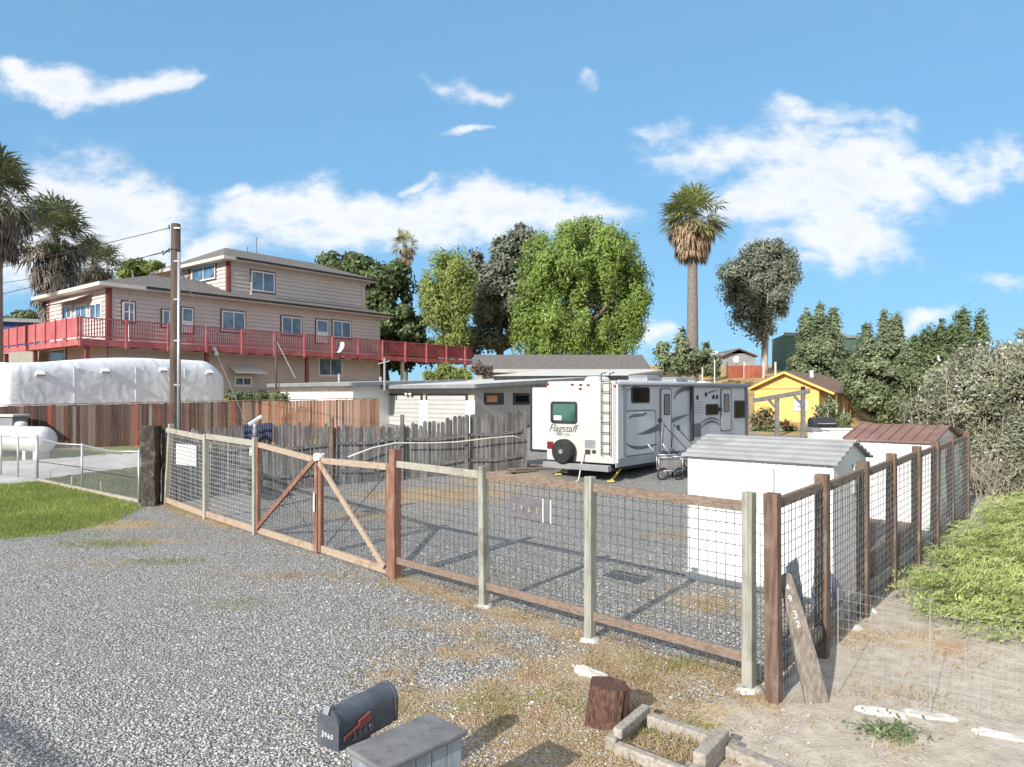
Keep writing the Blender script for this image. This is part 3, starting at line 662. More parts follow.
# split log
s0 = G(604, 722)
mb = MB(); rings = []
out0 = [(-.19, -.11), (-.02, -.17), (.11, -.15), (.19, -.06), (.17, .11), (.02, .18), (-.16, .12)]; out = []
for k in range(7):
    for j in range(5):
        f = j/5; a_, b_ = out0[k], out0[(k+1) % 7]; g_r = random.uniform(.93, 1.02); out.append(((a_[0]+(b_[0]-a_[0])*f)*g_r, (a_[1]+(b_[1]-a_[1])*f)*g_r))
for k in range(7):
    tt = k/6; z = -.06+.40*tt; sc_ = 1-.08*tt; rings.append([s0+Vector((x*sc_+.05*tt+random.uniform(-.004, .004), y*sc_+.04*tt+random.uniform(-.004, .004), z+(-.05*(x+.22)/.4 if k == 6 else 0))) for x, y in out])
mb.loft(rings); tag(mb.build('split_log', M['stump'], None), 'short dark reddish split log standing on dry grass', 'log')
# pale slab chunk behind the log, and broken concrete row on the right
def rock(name, c, rx, ry, rz, rot, label, group=None, m='white_rock', seed=0):
    mb = MB(); rs = random.Random(seed); n = 14; rings = []
    for lv in range(7):
        ph = -1.2+2.5*lv/6.2; rr = math.cos(ph); rings.append([])
        for k in range(n):
            a = 2*math.pi*k/n; x, y = math.cos(a)*rr*rx, math.sin(a)*rr*ry; z = math.sin(ph)*rz*.8-rz*.25
            q = .42*mnoise.noise((x*2.2/rx+seed, y*1.5/ry, z*3+seed))+rs.uniform(-.05, .05); x *= 1+q; y *= 1+q
            z = min(z, rz*.62+.1*rz*mnoise.noise((x*6, y*6, seed)))
            rings[-1].append(Vector(c)+Vector((x*math.cos(rot)-y*math.sin(rot), x*math.sin(rot)+y*math.cos(rot), z+rz*.1)))
    mb.loft(rings); return tag(mb.build(name, M[m], None, False), label, 'rock', group)
def slab(c, L, w, h, rot, label, group=None, seed=0, tilt=.0):
    rs = random.Random(seed); n = 17; out = []
    for k in range(n):
        a = 2*math.pi*k/n+rs.uniform(-.12, .12); r = 1/max(abs(math.cos(a)), abs(math.sin(a)))*rs.uniform(.62, 1.05); out.append((math.cos(a)*r*L, math.sin(a)*r*w*(1-.25*math.cos(a))))
    X = Vector((math.cos(rot), math.sin(rot), 0)); Y = Vector((-X.y, X.x, 0)); mb = MB()
    def ring(k_, z): return [Vector(c)+X*x*k_+Y*y*k_+Z3(z+tilt*x+rs.uniform(-.006, .006)) for x, y in out]
    rg = [ring(1.06, -.05), ring(1.0, h*.45), ring(.93, h), ring(.6, h*1.12), ring(.25, h*1.05)]; mb.loft(rg)
    return tag(mb.build('concrete_chunk', M['white_rock'], None), label, 'rock', group)
slab(G(592, 676), .20, .075, .05, -.55, 'pale flat concrete chunk lying behind the split log', None, 3, -.08)
slab(G(880, 714), .20, .075, .028, -.42, 'broken white concrete slab edge nearest the leaning board', 'broken concrete pieces on the dirt', 5)
slab(G(930, 717), .22, .07, .024, -.40, 'broken white concrete slab edge in the middle of the row', 'broken concrete pieces on the dirt', 6)
slab(G(1000, 737), .20, .06, .024, -.50, 'broken white concrete slab edge at the right end of the row', 'broken concrete pieces on the dirt', 8)
rock('concrete_chunk', G(866, 612), .16, .12, .10, .3, 'white lump of concrete at the foot of the third side fence post', None, 'white_rock', 9)
rock('concrete_chunk', G(856, 628), .10, .08, .06, .9, 'small white stone below the side fence bottom rail', None, 'white_rock', 10)
# timber bed frame
t = thing('timber_bed', 'small planter frame of bleached landscape timbers with dry weeds inside', 'planter', G(680, 745))
def tim(a, b, z, w=.10, h=.10):
    a, b = Vector(a), Vector(b); MB().beam(Vector((a.x, a.y, a.z+z)), Vector((b.x, b.y, b.z+z)), w, h).build('timber', M['timber'], t, bevel=.012)
ta, tb, tc = G(610, 752), G(640, 722), G(738, 758)
dx_ = (tc-tb).normalized()
tim(ta, tb+ (tb-ta).normalized()*.02, .05); tim(ta+Vector((.06, .03, 0)), tb+Vector((.05, -.02, 0)), .12, .08, .08)
tim(tb+dx_*.06, tc, .05); 
td_ = ta+(tc-tb)*.82; tim(td_, tb+(tc-tb)*.82+Vector((.0, -.07, 0)), .06); tim(td_+Vector((.05, .05, 0)), tb+(tc-tb)*.80+Vector((.03, -.07, 0)), .15, .10, .09)
tim(ta+dx_*.06, td_-dx_*.06, .045, .08, .09)
tag(MB().beam(G(728, 757)+Z3(.05), G(790, 785)+Z3(.05), .11, .09).build('timber', M['timber'], None, bevel=.012), 'loose bleached timber lying right of the planter frame', 'timber')
pts = [(ta.lerp(tc, random.uniform(.25, .8)).x+random.uniform(-.25, .25), ta.lerp(tc, .5).y+random.uniform(-.2, .25), .02) for i in range(500)]
blades('dry_weeds', pts, .06, .005, M['blade_dry'], None, 1.5, None, 'stuff', t)
# green weed clump
wd = G(890, 735); mb = None
V = []
def leaf_quads(C, l, w, up=.3, droop=0.0, NR=None):
    n = len(C); d = rng.normal(size=(n, 3)); d[:, 2] = d[:, 2]*(1-droop)-droop*1.8
    if NR is not None: NR = NR/np.linalg.norm(NR, axis=1)[:, None]; d = d-NR*np.sum(d*NR, 1)[:, None]*.85
    d /= np.linalg.norm(d, axis=1)[:, None]; r = rng.normal(size=(n, 3)) if NR is None else NR; s = np.cross(d, r); s /= np.linalg.norm(s, axis=1)[:, None]
    ll = (l*rng.uniform(.6, 1.3, n))[:, None]; w_ = (w*rng.uniform(.6, 1.3, n))[:, None]
    return np.stack([C-d*ll, C+s*w_, C+d*ll, C-s*w_], 1).reshape(-1, 3)
C = np.array([(wd.x+random.gauss(0, .13), wd.y+random.gauss(0, .09), wd.z+abs(random.gauss(.03, .03))) for i in range(420)])
o = fastmesh('weed', leaf_quads(C, .022, .011), 4, M['midleaf']); tag(o, 'small dark green weed growing on the bare dirt', 'weed')

# ------------------------------------------------------------------ creeping juniper
jp = []
rs = random.Random(5)
jedge = [(5.5, 10.4), (5.0, 9.4), (4.75, 8.7), (4.95, 7.9), (5.7, 7.3), (10, 6.0), (30, 6.3), (34, 22), (18.5, 22.5), (11.4, 17.4), (10.3, 16.0)]
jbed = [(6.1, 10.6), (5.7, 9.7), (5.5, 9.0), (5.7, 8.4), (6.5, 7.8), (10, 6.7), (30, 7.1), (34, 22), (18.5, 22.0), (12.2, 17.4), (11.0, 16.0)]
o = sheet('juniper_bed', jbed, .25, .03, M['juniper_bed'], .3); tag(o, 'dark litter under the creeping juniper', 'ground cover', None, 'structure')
tries = 0; base = []
while len(base) < 3400:
    x, y = rs.uniform(4.8, 20), rs.uniform(6.5, 22.5)
    if rs.random() < (y-6.5)/26: continue
    if abs((x/y)-.6) > .32: continue
    if inpoly(x+.4*mnoise.noise((x, y, 0)), y+.4*mnoise.noise((x, y, 4)), jedge): base.append((x, y))
V = []
for x, y in base:
    hgt = .10+.28*max(0, .5+mnoise.noise((x*.9, y*.9, 2))); hgt = hgt
    z0 = T(x, y)+hgt*rs.uniform(.15, 1.0); az = rs.gauss(-.6, .9); n = 16; L_ = rs.uniform(.28, .6); el = rs.uniform(.15, .8)
    for k in range(n*2):
        t_ = rs.random(); sx = (rs.random()-.5)*.28*(1-t_)*L_/.3; a2 = az+rs.gauss(0, .45)
        c = np.array([x+math.cos(az)*L_*t_-math.sin(az)*sx, y+math.sin(az)*L_*t_+math.cos(az)*sx, z0+math.sin(el)*L_*t_*.7-.25*L_*t_*t_])
        d = np.array([math.cos(a2)*math.cos(el), math.sin(a2)*math.cos(el), math.sin(el)])*rs.uniform(.035, .075); s = np.array([-d[1], d[0], rs.uniform(-.02, .03)])*.17
        V += [c-s, c+s, c+d]
tag(fastmesh('ground_cover', np.array(V), 3, M['juniper'], 'light green creeping juniper covering the bank on the right', 'stuff'), cat='ground cover')

# ------------------------------------------------------------------ the yard: sheds
def shed(O, fdv, gdv, L, w, ze, zr, root, roofm, ridges, ridge_along, zb, wallm=None):
    O = Vector((O[0], O[1], 0)); f = Vector((*fdv, 0)).normalized(); g = Vector((*gdv, 0)).normalized(); wm = wallm or M['shed_white']
    a, b, c, d = O, O+f*L, O+f*L+g*w, O+g*w
    mb = MB(); z = Z3
    mb.poly(a+z(zb), b+z(zb), b+z(ze), a+z(ze)); mb.poly(b+z(zb), c+z(zb), c+z(ze), (b+c)/2+z(zr), b+z(ze)); mb.poly(c+z(zb), d+z(zb), d+z(ze), c+z(ze)); mb.poly(d+z(zb), a+z(zb), a+z(ze), (a+d)/2+z(zr), d+z(ze))
    # ribs of the metal wall
    for k in range(int(L/.2)+1):
        p = O+f*(.03+k*.2)
        if k*.2+.03 < L: mb.box(p-g*.006+z((zb+ze)/2), .03, .012, ze-zb-.02, (f.x, f.y))
    mb.build('walls', wm, root)
    for s0_, s1_, inner in ((O, 1, 0), (O+g*w, -1, 1)):
        ov = .09; e0 = s0_-g*ov*s1_-f*.06; r0 = O+g*w/2-f*.06; dz = (zr-ze)/(w/2)
        top = MB(); n = ridges; vs = []
        E = e0+z(ze-dz*ov+.02); Rr = r0+z(zr+.02); LL = L+.14
        if ridge_along:                      # corrugations run along the length
            m_ = 2*n*6; prof = []
            for k in range(m_+1):
                t_ = k/m_; p = E.lerp(Rr, t_)+z(.016*max(-.7, min(.7, 1.6*math.sin(t_*n*2*math.pi)))); prof.append(p)
            low = [p-z(.02) for p in prof]
            ring0 = prof+low[::-1]; top.loft([ring0, [p+f*LL for p in ring0]])
        else:
            top.prism([E, Rr, Rr-z(.03), E-z(.03)], f*LL)
            for k in range(n+1): 
                p = E+f*(LL*k/n); q_ = Rr+f*(LL*k/n); top.beam(p+z(.012), q_+z(.012), .03, .025)
        top.build('roof_panel', roofm, root)
    return a, b, c, d
z_ = T(3.5, 10)
t = thing('storage_shed', 'near white metal shed with grey corrugated roof inside the corner fence', 'shed', (3.5, 10.2, 0))
A1, B1, C1, D1 = shed((2.7, 10.9), (.74, -.673), (.673, .74), 2.14, 1.42, 1.90, 2.15, t, M['grey_roof'], 5, True, -.1)
g_ = (C1-B1).normalized(); f_ = Vector((.74, -.673, 0)).normalized()
wd_ = MB(); c = (B1+C1)/2+f_*.02+g_*.22+Z3(1.62); wd_.box(c, .02, .30, .42, (f_.x, f_.y)); wo = wd_.build('window', M['white'], t)
MB().box(c+f_*.008, .02, .22, .34, (f_.x, f_.y)).build('pane', M['glass'], wo)
dp_ = Vector((2.7, 10.9, 0))+f_*.95-g_*.014
MB().box(dp_+Z3(.93), .80, .02, 1.66, (f_.x, f_.y)).build('door', M['door_trim'], t)
MB().box(dp_-g_*.012+Z3(.93), .77, .02, 1.63, (f_.x, f_.y)).build('door_panel', M['shed_white'], t)
MB().box((A1+B1)/2-g_*.02+Z3(.05), 2.18, .03, .12, (f_.x, f_.y)).build('base_trim', M['white'], t)
t = thing('storage_shed', 'far white metal shed with rust red ribbed roof beside the oleander', 'shed', (8.4, 15.8, 0))
shed((7.42, 15.72), (.72, -.694), (.694, .72), 1.66, 2.3, 1.84, 2.12, t, M['rust_roof'], 8, False, -.1)
# junk between fence and sheds
def jp_(px, py): return G(px, py)
def lean_panel(name, a, b, zt, th, m, label, cat, tilt):
    a, b = Vector(a), Vector(b); n = Vector((-(b-a).y, (b-a).x, 0)).normalized(); mb = MB()
    mb.prism([a, b, b+n*tilt+Z3(zt), a+n*tilt+Z3(zt*.97)], n*th); return tag(mb.build(name, m, None, bevel=.004), label, cat)
Q = lambda s, o: sp_[0]+c1d*s-cn*o
def gq(s, o): p = Q(s, o); return gp(p.x, p.y)
lean_panel('plywood_sheet', gq(1.75, .35), gq(2.25, .38), .85, .02, M['blue_wood'], 'blue grey plywood sheet leaning inside the side fence next to the near shed', 'board', .12)
lean_panel('plywood_sheet', gq(1.2, .42), gq(1.6, .44), .80, .02, M['blue_wood'], 'narrow grey blue board leaning between corner post and near shed', 'board', .1)
p = gq(3.1, .45); mb = MB(); rings = []
for k in range(7):
    tt = k/6; r = .12*math.sin(.5+tt*2.2)+.02; rings.append([p+Vector((math.cos(a*.785)*r*(1+.25*math.sin(a*2.1+k)), math.sin(a*.785)*r*(1+.2*math.cos(a*1.7+k)), .58*tt)) for a in range(8)])
tag(mb.loft(rings).build('plastic_sack', M['blue_bag'], None, True), 'blue and white plastic sack standing inside the side fence', 'sack')
t = thing('raised_bed', 'low wooden raised bed behind the side fence in front of the far shed', 'planter', gq(6.2, .9))
for o_ in (.3, 1.1): MB().beam(gq(4.4, o_)+Z3(.25), gq(7.9, o_)+Z3(.25), .04, .5).build('side_board', M['rail_brown'], t, bevel=.005)
for s_ in (4.4, 7.9): MB().beam(gq(s_, .33)+Z3(.25), gq(s_, 1.07)+Z3(.25), .04, .5).build('end_board', M['rail_brown'], t, bevel=.005)
mb = MB(); mb.poly(gq(4.42, .32)+Z3(.44), gq(7.88, .32)+Z3(.44), gq(7.88, 1.08)+Z3(.44), gq(4.42, 1.08)+Z3(.44)); mb.build('soil', M['rail_brown'], t)

# ------------------------------------------------------------------ old grey picket fence
ga, gb = Vector((-8.9, 18.3, 0)), Vector((.42, 23.3, 0)); gdv = (gb-ga).normalized(); gn = Vector((gdv.y, -gdv.x, 0)); GL = (gb-ga).length
t = thing('picket_fence', 'old grey weathered picket fence along the left of the gravel yard', 'fence', gp(ga.lerp(gb, .5).x, ga.lerp(gb, .5).y))
def gpos(s, off=0, dz=0): p = ga+gdv*s+gn*off; return gp(p.x, p.y, dz)
npan = 5; plen = GL/npan
for k in range(npan):
    mb = MB(); s = k*plen+.02
    while s < (k+1)*plen-.05:
        w = random.uniform(.085, .14); h = 1.74+.12*math.sin(s*.8)+random.uniform(-.07, .07); b_ = gpos(s+w/2, -.02); ln = random.uniform(-.03, .03)
        X = gdv; n_ = gn*.018; q = [b_-X*w/2-Z3(.05), b_+X*w/2-Z3(.05), b_+X*(w/2+ln)+Z3(h-.05), b_+X*(w/4+ln)+Z3(h), b_-X*(w/4-ln)+Z3(h), b_-X*(w/2-ln)+Z3(h-.05)]
        mb.prism(q, n_); s += w+random.uniform(.006, .03)
    mb.build('pickets', M['old_grey'], t)
    for zz in (1.22, .42):
        a, b = gpos(k*plen+.06, .03, zz), gpos((k+1)*plen-.06, .03, zz+random.uniform(-.04, .04)); mid = (a+b)/2-Z3(.07)
        mb = MB(); mb.beam(a, mid, .04, .085); mb.beam(mid, b, .04, .085); mb.build('rail', M['old_grey'], t)
for k in range(npan+1):
    MB().beam(gpos(k*plen, .04, -.1), gpos(k*plen, .04, 1.86 if k not in (2, 3) else 1.95), .11, .11).build('post', M['old_grey'] if k not in (2,) else M['post_brown'], t, bevel=.008)
# pale hose draped on it
pts = []
for px, py in ((348, 457), (372, 448), (395, 443), (430, 443), (457, 442), (490, 438), (513, 436), (526, 440)):
    s = on_face((ga.x+gn.x*.2, ga.y+gn.y*.2), (gdv.x, gdv.y), px); p = ga+gn*.2+gdv*s; pts.append(Vector((p.x, p.y, zat(py, p.y))))
tag(MB().tube(pts, .022, 6).build('hose', M['hose'], None, True), 'pale hose draped along the old grey picket fence', 'hose')
# navy tarp over the fence behind the gate
mb = MB(); s0_ = on_face((ga.x, ga.y), (gdv.x, gdv.y), 243); s1_ = on_face((ga.x, ga.y), (gdv.x, gdv.y), 272); rings = []
for off, dz in ((-.05, 1.35), (-.045, 1.72), (0, 1.86), (.075, 1.80), (.085, 1.62), (.08, 1.42)): rings.append([gpos(s0_+(s1_-s0_)*i/12, off+.012*math.sin(i*1.9), dz+.06*mnoise.noise((i*.7, dz, 2))+(.10*math.sin(i*.9) if dz < 1.5 else 0)) for i in range(13)])
for i in range(len(rings)-1):
    for k in range(12): mb.poly(rings[i][k], rings[i][k+1], rings[i+1][k+1], rings[i+1][k])
o = mb.build('tarp', M['navy'], None, True); so = o.modifiers.new('thick', 'SOLIDIFY'); so.thickness = .012
tag(o, 'dark navy tarp hung over the old grey picket fence', 'tarp')
for k, (px, py, L_, rot, z0) in enumerate(((531, 470, 1.5, .2, .05), (522, 473, 1.1, .55, .05), (538, 468, 1.3, -.1, .11), (510, 475, .9, 1.2, .05))):
    p = G(px, py); d = Vector((math.cos(rot), math.sin(rot), 0))
    tag(MB().beam(p-d*L_/2+Z3(z0), p+d*L_/2+Z3(z0+.04*(k == 3)), .14, .04).build('scrap_board', M['rail_brown'], None, bevel=.004), ['longest brown scrap board on the ground by the end of the grey fence', 'short brown scrap board under the longest one by the grey fence', 'scrap board lying on top of the others by the grey fence', 'small scrap board lying crosswise left of the other boards'][k], 'board', 'scrap boards by the grey fence')


# ------------------------------------------------------------------ travel trailer
TO = Vector((2.97, 20.5, 0)); ts = Vector((.80, 1.0, 0)).normalized(); tl = Vector((-ts.y, ts.x, 0)); tr_n = -tl      # tr_n : outward normal of the long side
TL, TW, TZ0, TZ1 = 10.7, 2.42, .80, 3.22
trl = thing('travel_trailer', 'long cream and silver travel trailer with rear ladder, spare wheel and dark swoosh graphics', 'trailer', (TO.x, TO.y, T(TO.x, TO.y)))
def tp(s, t_, z): p = TO+ts*s+tl*t_; return Vector((p.x, p.y, z))
prof = [(0, TZ0), (0, TZ1-.06), (.06, TZ1), (TL-.75, TZ1), (TL-.32, TZ1-.10), (TL-.12, TZ1-.38), (TL, TZ1-1.0), (TL-.15, TZ0+.55), (TL-.6, TZ0+.1), (TL-.9, TZ0)]
mb = MB(); mb.prism([tp(s, .012, z) for s, z in prof], tl*(TW-.012)); mb.build('body', M['rv'], trl, bevel=.02)
sp2 = MB(); sp2.prism([tp(s+(.03 if s < 1 else -.02), -.004, z+(.02 if z < 1 else -.03)) for s, z in prof], tl*.014); side = sp2.build('side_wall', M['rv_side'], trl)
def s_at(px): return on_face((TO.x, TO.y), (ts.x, ts.y), px)
def zs_at(px, py): p = tp(s_at(px), 0, 0); return zat(py, p.y)
def sidebox(px0, px1, py0, py1, m, name, th=.02, par=None, frame=None, off=-.008, rd=.0):
    s0, s1 = s_at(px0), s_at(px1); z1, z0 = zs_at((px0+px1)/2, py0), zs_at((px0+px1)/2, py1); r = min(rd, (s1-s0)/2.1, (z1-z0)/2.1); pl = []
    if r > 0:
        for cx, cz, a0 in ((s1-r, z0+r, -90), (s1-r, z1-r, 0), (s0+r, z1-r, 90), (s0+r, z0+r, 180)):
            for k in range(5): a = math.radians(a0+k*22.5); pl.append(tp(cx+r*math.cos(a), off, cz+r*math.sin(a)))
    else: pl = [tp(s0, off, z0), tp(s1, off, z0), tp(s1, off, z1), tp(s0, off, z1)]
    return MB().prism(pl, tr_n*th).build(name, m, par or trl)
def win(px0, px1, py0, py1, nm='window', g='glass_dark', par=None, off=-.008, rd=.09):
    w = sidebox(px0, px1, py0, py1, M['dark_metal'], nm, .025, par, None, off, rd); sidebox(px0+1.2, px1-1.2, py0+1.2, py1-1.2, M[g], 'pane', .03, w, None, off, rd*.8); return w
win(631, 649, 387, 403); win(705.5, 718, 404, 415); win(734, 744, 400.5, 418)
for px0, px1, py0, py1, wx0, wx1, wy0, wy1 in ((659.5, 671, 388, 453, 663, 669, 394, 415), (720, 731, 388.5, 431, 723, 728.5, 394, 412)):
    sidebox(px0, px1, py0, py1, M['rv_grey'], 'door_frame', .02, trl, None, -.004, .12); d = sidebox(px0+1, px1-1, py0+1, py1-1, M['rv_side'], 'door', .028, trl, None, -.004, .1)
    sidebox(wx0, wx1, wy0, wy1, M['dark_metal'], 'window', .034, d, None, -.004, .05); sidebox(wx0+.8, wx1-.8, wy0+1, wy1-1, M['glass'], 'pane', .037, d, None, -.004, .04)
    sidebox(px0-1.6, px0+1.0, (py0+py1)/2-2.2, (py0+py1)/2+1.4, M['dark_metal'], 'handle', .05, d, None, -.004, .02)
# outside kitchen hatch : a raised rounded panel in a dark seal
sidebox(624.5, 655.5, 410, 455, M['rv_grey'], 'hatch_seal', .010, trl, None, -.008, .12); sidebox(625.6, 654.6, 411.2, 454, M['rv_side'], 'hatch', .018, trl, None, -.008, .11)
sidebox(691.8, 700.5, 423.5, 437, M['rv_grey'], 'vent_grille', .02, trl, None, -.008, .02); sidebox(677, 679, 425, 430, M['dark_metal'], 'hatch_vent', .02, trl, None, -.008, .01)
sidebox(744.6, 747.2, 386, 437, M['rv_grey'], 'corner_trim', .02, trl, None, -.008, 0)
sidebox(622.6, 626.5, 384, 456, M['rv_mid'], 'corner_trim', .012, trl, None, -.008, 0)
sidebox(627, 744, 383.6, 387.2, M['rv_mid'], 'upper_band', .008, trl, None, -.008, 0)
mb = MB(); mb.prism([tp(.03, -.03, TZ0-.10), tp(TL-.9, -.03, TZ0-.10), tp(TL-.9, -.03, TZ0+.15), tp(.03, -.03, TZ0+.15)], tl*.03); mb.build('skirt', M['rv_mid'], trl)
def ribbon(pts, ws, name='graphic', m='rv_grey', lift=.006):
    mb = MB(); P = []
    for (px, py) in pts: P.append((s_at(px), zs_at(px, py)))
    up, lo = [], []
    for i, (s, z) in enumerate(P):
        a = P[max(i-1, 0)]; b = P[min(i+1, len(P)-1)]; d = Vector((b[0]-a[0], b[1]-a[1])).normalized(); n_ = Vector((-d.y, d.x))*ws[i]/2
        up.append(tp(s+n_.x, -.008-lift, z+n_.y)); lo.append(tp(s-n_.x, -.008-lift, z-n_.y))
    for i in range(len(P)-1):
        mb.add([up[i], up[i+1], lo[i+1], lo[i]]+[p-tr_n*.02 for p in (up[i], up[i+1], lo[i+1], lo[i])], [(0, 1, 2, 3), (7, 6, 5, 4), (0, 4, 5, 1), (3, 2, 6, 7)])
    return mb.build(name, M[m], trl)
def curve(pts, n=10):
    out = []
    for i in range(n+1):
        t_ = i/n; q = [p for p in pts]
        while len(q) > 1: q = [(a[0]+(b[0]-a[0])*t_, a[1]+(b[1]-a[1])*t_) for a, b in zip(q, q[1:])]
        out.append(q[0])
    return out
tap = lambda n, a, b, c: [a+(b-a)*math.sin(math.pi*min(1, i/n*1.0)) if c == 0 else a+(b-a)*i/n for i in range(n+1)]
ribbon(curve([(637, 434), (652, 433), (666, 421), (688, 414.5)]), tap(10, .02, .20, 0), lift=.022); ribbon(curve([(625.5, 443), (632, 451), (646, 447), (656, 444)]), tap(10, .03, .10, 0), lift=.022)
ribbon(curve([(673.5, 399), (676, 392), (683, 389), (689, 389)]), tap(10, .05, .13, 1)); ribbon(curve([(673.5, 394), (677, 389.5), (683, 387.5), (689, 387.3)]), tap(10, .02, .07, 1))
ribbon(curve([(701, 428), (706, 421), (714, 419), (720, 425)]), tap(10, .02, .10, 0)); ribbon(curve([(700, 424), (708, 416), (716, 417.5), (719, 421)]), tap(10, .02, .07, 0))
ribbon(curve([(626, 391), (634, 386), (642, 385)]), tap(10, .02, .06, 1)); ribbon(curve([(628, 418), (634, 413.5), (640, 417), (646, 413)]), tap(10, .05, .09, 0), lift=.022); ribbon(curve([(706, 395), (710, 391), (717, 390.5)]), tap(10, .02, .06, 0))
for px, py in ((697, 397.5), (705.5, 394.5), (713, 397), (716.5, 397)):
    c = tp(s_at(px), -.01, zs_at(px, py)); MB().lathe(c, [(.075, 0), (.075, .03), (.04, .045)], 14, tr_n).build('speaker', M['dark_metal'], trl, True)
for k in range(5): sidebox(693, 703, 402+k*2.6, 402.8+k*2.6, M['rv_mid'], 'decal_line', .006, trl, None, -.008, 0)
# awning
mb = MB(); mb.tube([tp(.05, -.09, TZ1-.05), tp(s_at(746), -.09, TZ1-.05)], .075, 10); mb.build('awning_roll', M['rv_mid'], trl, True)
aw = MB(); s = s_at(690); aw.beam(tp(s, -.07, TZ1-.05), tp(s+.02, -.06, zs_at(690, 441)), .10, .06, up=tr_n); aw.beam(tp(s+.14, -.05, TZ1-.1), tp(s+.16, -.05, zs_at(690, 441)), .05, .04, up=tr_n); aw.build('awning_arm', M['dark_metal'], trl)
# rear wall
def rp(px, py, off=0.0):
    s = on_face((TO.x, TO.y), (tl.x, tl.y), px); p = TO+tl*s-ts*off; return Vector((p.x, p.y, zat(py, p.y)))
def rearbox(px0, px1, py0, py1, m, name, th=.02, rd=0, par=None):
    a, b = rp(px0, py1), rp(px1, py1); z0 = (a.z+rp(px1, py1).z)/2; z1 = (rp(px0, py0).z+rp(px1, py0).z)/2; d = (Vector((b.x, b.y, 0))-Vector((a.x, a.y, 0))); Ln = d.length; d.normalize(); r = min(rd, Ln/2.1, (z1-z0)/2.1); pl = []
    base = Vector((a.x, a.y, 0))+ts*.004
    for cx, cz, a0 in ((Ln-r, z0+r, -90), (Ln-r, z1-r, 0), (r, z1-r, 90), (r, z0+r, 180)):
        for k in range(5 if r else 1): an = math.radians(a0+k*22.5); pl.append(base+d*(cx+r*math.cos(an))+Z3(cz+r*math.sin(an)))
    return MB().prism(pl, -ts*(th+.004)).build(name, m, par or trl)
w = rearbox(551, 577.5, 401.5, 423.5, M['black'], 'rear_window', .03, .10); rearbox(553.5, 575.5, 404, 421, M['glass_green'], 'pane', .033, .07, w); rearbox(554.5, 562, 415.5, 420, M['sign_white'], 'window_sticker', .036, 0, w)
def lettering(txt, px0, px1, py, m, sh, name='lettering'):
    c = rp((px0+px1)/2, py, .012); R = rp(px1, py)-rp(px0, py); R.z = 0; mb = MB(); add_text(mb, txt, c, R, (0, 0, 1), R.length, sh, .006); mb.build(name, M[m], trl)
lettering('Flagstaff', 548, 577, 428.5, 'rv_grey', .35); lettering('Super Lite', 555.5, 569.5, 434, 'rv_mid', .2)
rearbox(547.5, 553.5, 441.5, 448.5, M['red_lens'], 'tail_light', .03, .02)
for px, py in ((572.5, 384.5), (581, 384.8), (588.5, 385), (580.5, 388.8), (547.8, 384), (615.5, 386)): rearbox(px-1.3, px+1.3, py-.8, py+.8, M['red_lens'], 'marker_light', .03, .01)
rearbox(585, 595.5, 440, 448, M['metal_grey'], 'service_hatch', .02, .03); rearbox(585.5, 590.5, 449.5, 454, M['dark_metal'], 'socket_box', .03, .01); rearbox(592.5, 596, 450, 453.5, M['dark_metal'], 'socket_box', .03, .03)
rearbox(616.2, 618.2, 384, 463, M['white'], 'corner_trim', .012, 0); rearbox(613.0, 613.8, 384, 463, M['rv_mid'], 'seam', .006, 0)
mb = MB(); mb.prism([tp(-.02, .1, TZ0-.22), tp(-.22, .1, TZ0-.22), tp(-.22, .1, TZ0-.04), tp(-.02, .1, TZ0-.04)], tl*(TW-.1)); mb.build('bumper', M['metal_grey'], trl, bevel=.015)
sc_c = rp(567, 451, .04); sw = MB(); sw.lathe(sc_c, [(.30, 0), (.37, .05), (.37, .24), (.33, .29), (.05, .30)], 24, -ts); so = sw.build('spare_wheel', M['black'], trl, True); so.modifiers.new('es', 'EDGE_SPLIT').split_angle = .7
MB().lathe(sc_c-ts*.30, [(.08, 0), (.07, .02)], 12, -ts).build('hub_cap', M['metal_grey'], so); MB().lathe(sc_c-ts*.293, [(.26, 0), (.255, .012), (.235, .012), (.23, 0)], 24, -ts).build('rim_ring', M['dark_metal'], so)
ld = MB()
for px in (603, 611.5): 
    a, b = rp(px, 456, .1), rp(px, 384, .1); ld.tube([a, b, b+Z3(.30), b+Z3(.34)+ts*.25], .016, 6)
for k in range(8): y = 453-k*10.2; ld.tube([rp(603, y, .1), rp(611.5, y, .1)], .014, 6)
for px in (603, 611.5):
    for y in (450, 418, 390): ld.tube([rp(px, y, .1), rp(px, y, 0)], .012, 5)
ld.build('ladder', M['dark_metal'], trl, True)
# underside, wheels, jacks, roof things, slide-out
mb = MB(); mb.prism([tp(.3, .25, TZ0-.25), tp(TL-1.2, .25, TZ0-.25), tp(TL-1.2, .25, TZ0+.02), tp(.3, .25, TZ0+.02)], tl*(TW-.5)); mb.build('chassis', M['dark_metal'], trl)
for s in (4.6, 5.5):
    for t_, ax in ((.05, tr_n), (TW-.05, tl)):
        g0 = T(*tp(s, t_, 0).xy); w = MB().lathe(tp(s, t_, g0+.33)-ax*.2, [(.2, 0), (.33, .02), (.345, .06), (.345, .17), (.32, .21), (.2, .2)], 20, ax).build('wheel', M['black'], trl, True)
        MB().lathe(tp(s, t_, g0+.33), [(.2, -.02), (.19, .0), (.06, .02), (.05, .03)], 14, ax).build('rim', M['steel'], w, True)
jk = MB()
for t_ in (.25, TW-.3):
    p = tp(.45, t_, 0); g0 = T(p.x, p.y); jk.beam(tp(.2, t_, g0+.02), tp(.75, t_, TZ0-.2), .05, .05); jk.box(tp(.18, t_, g0+.03), .2, .2, .04)
jk.build('stabiliser_jack', M['yellow_jack'], trl)
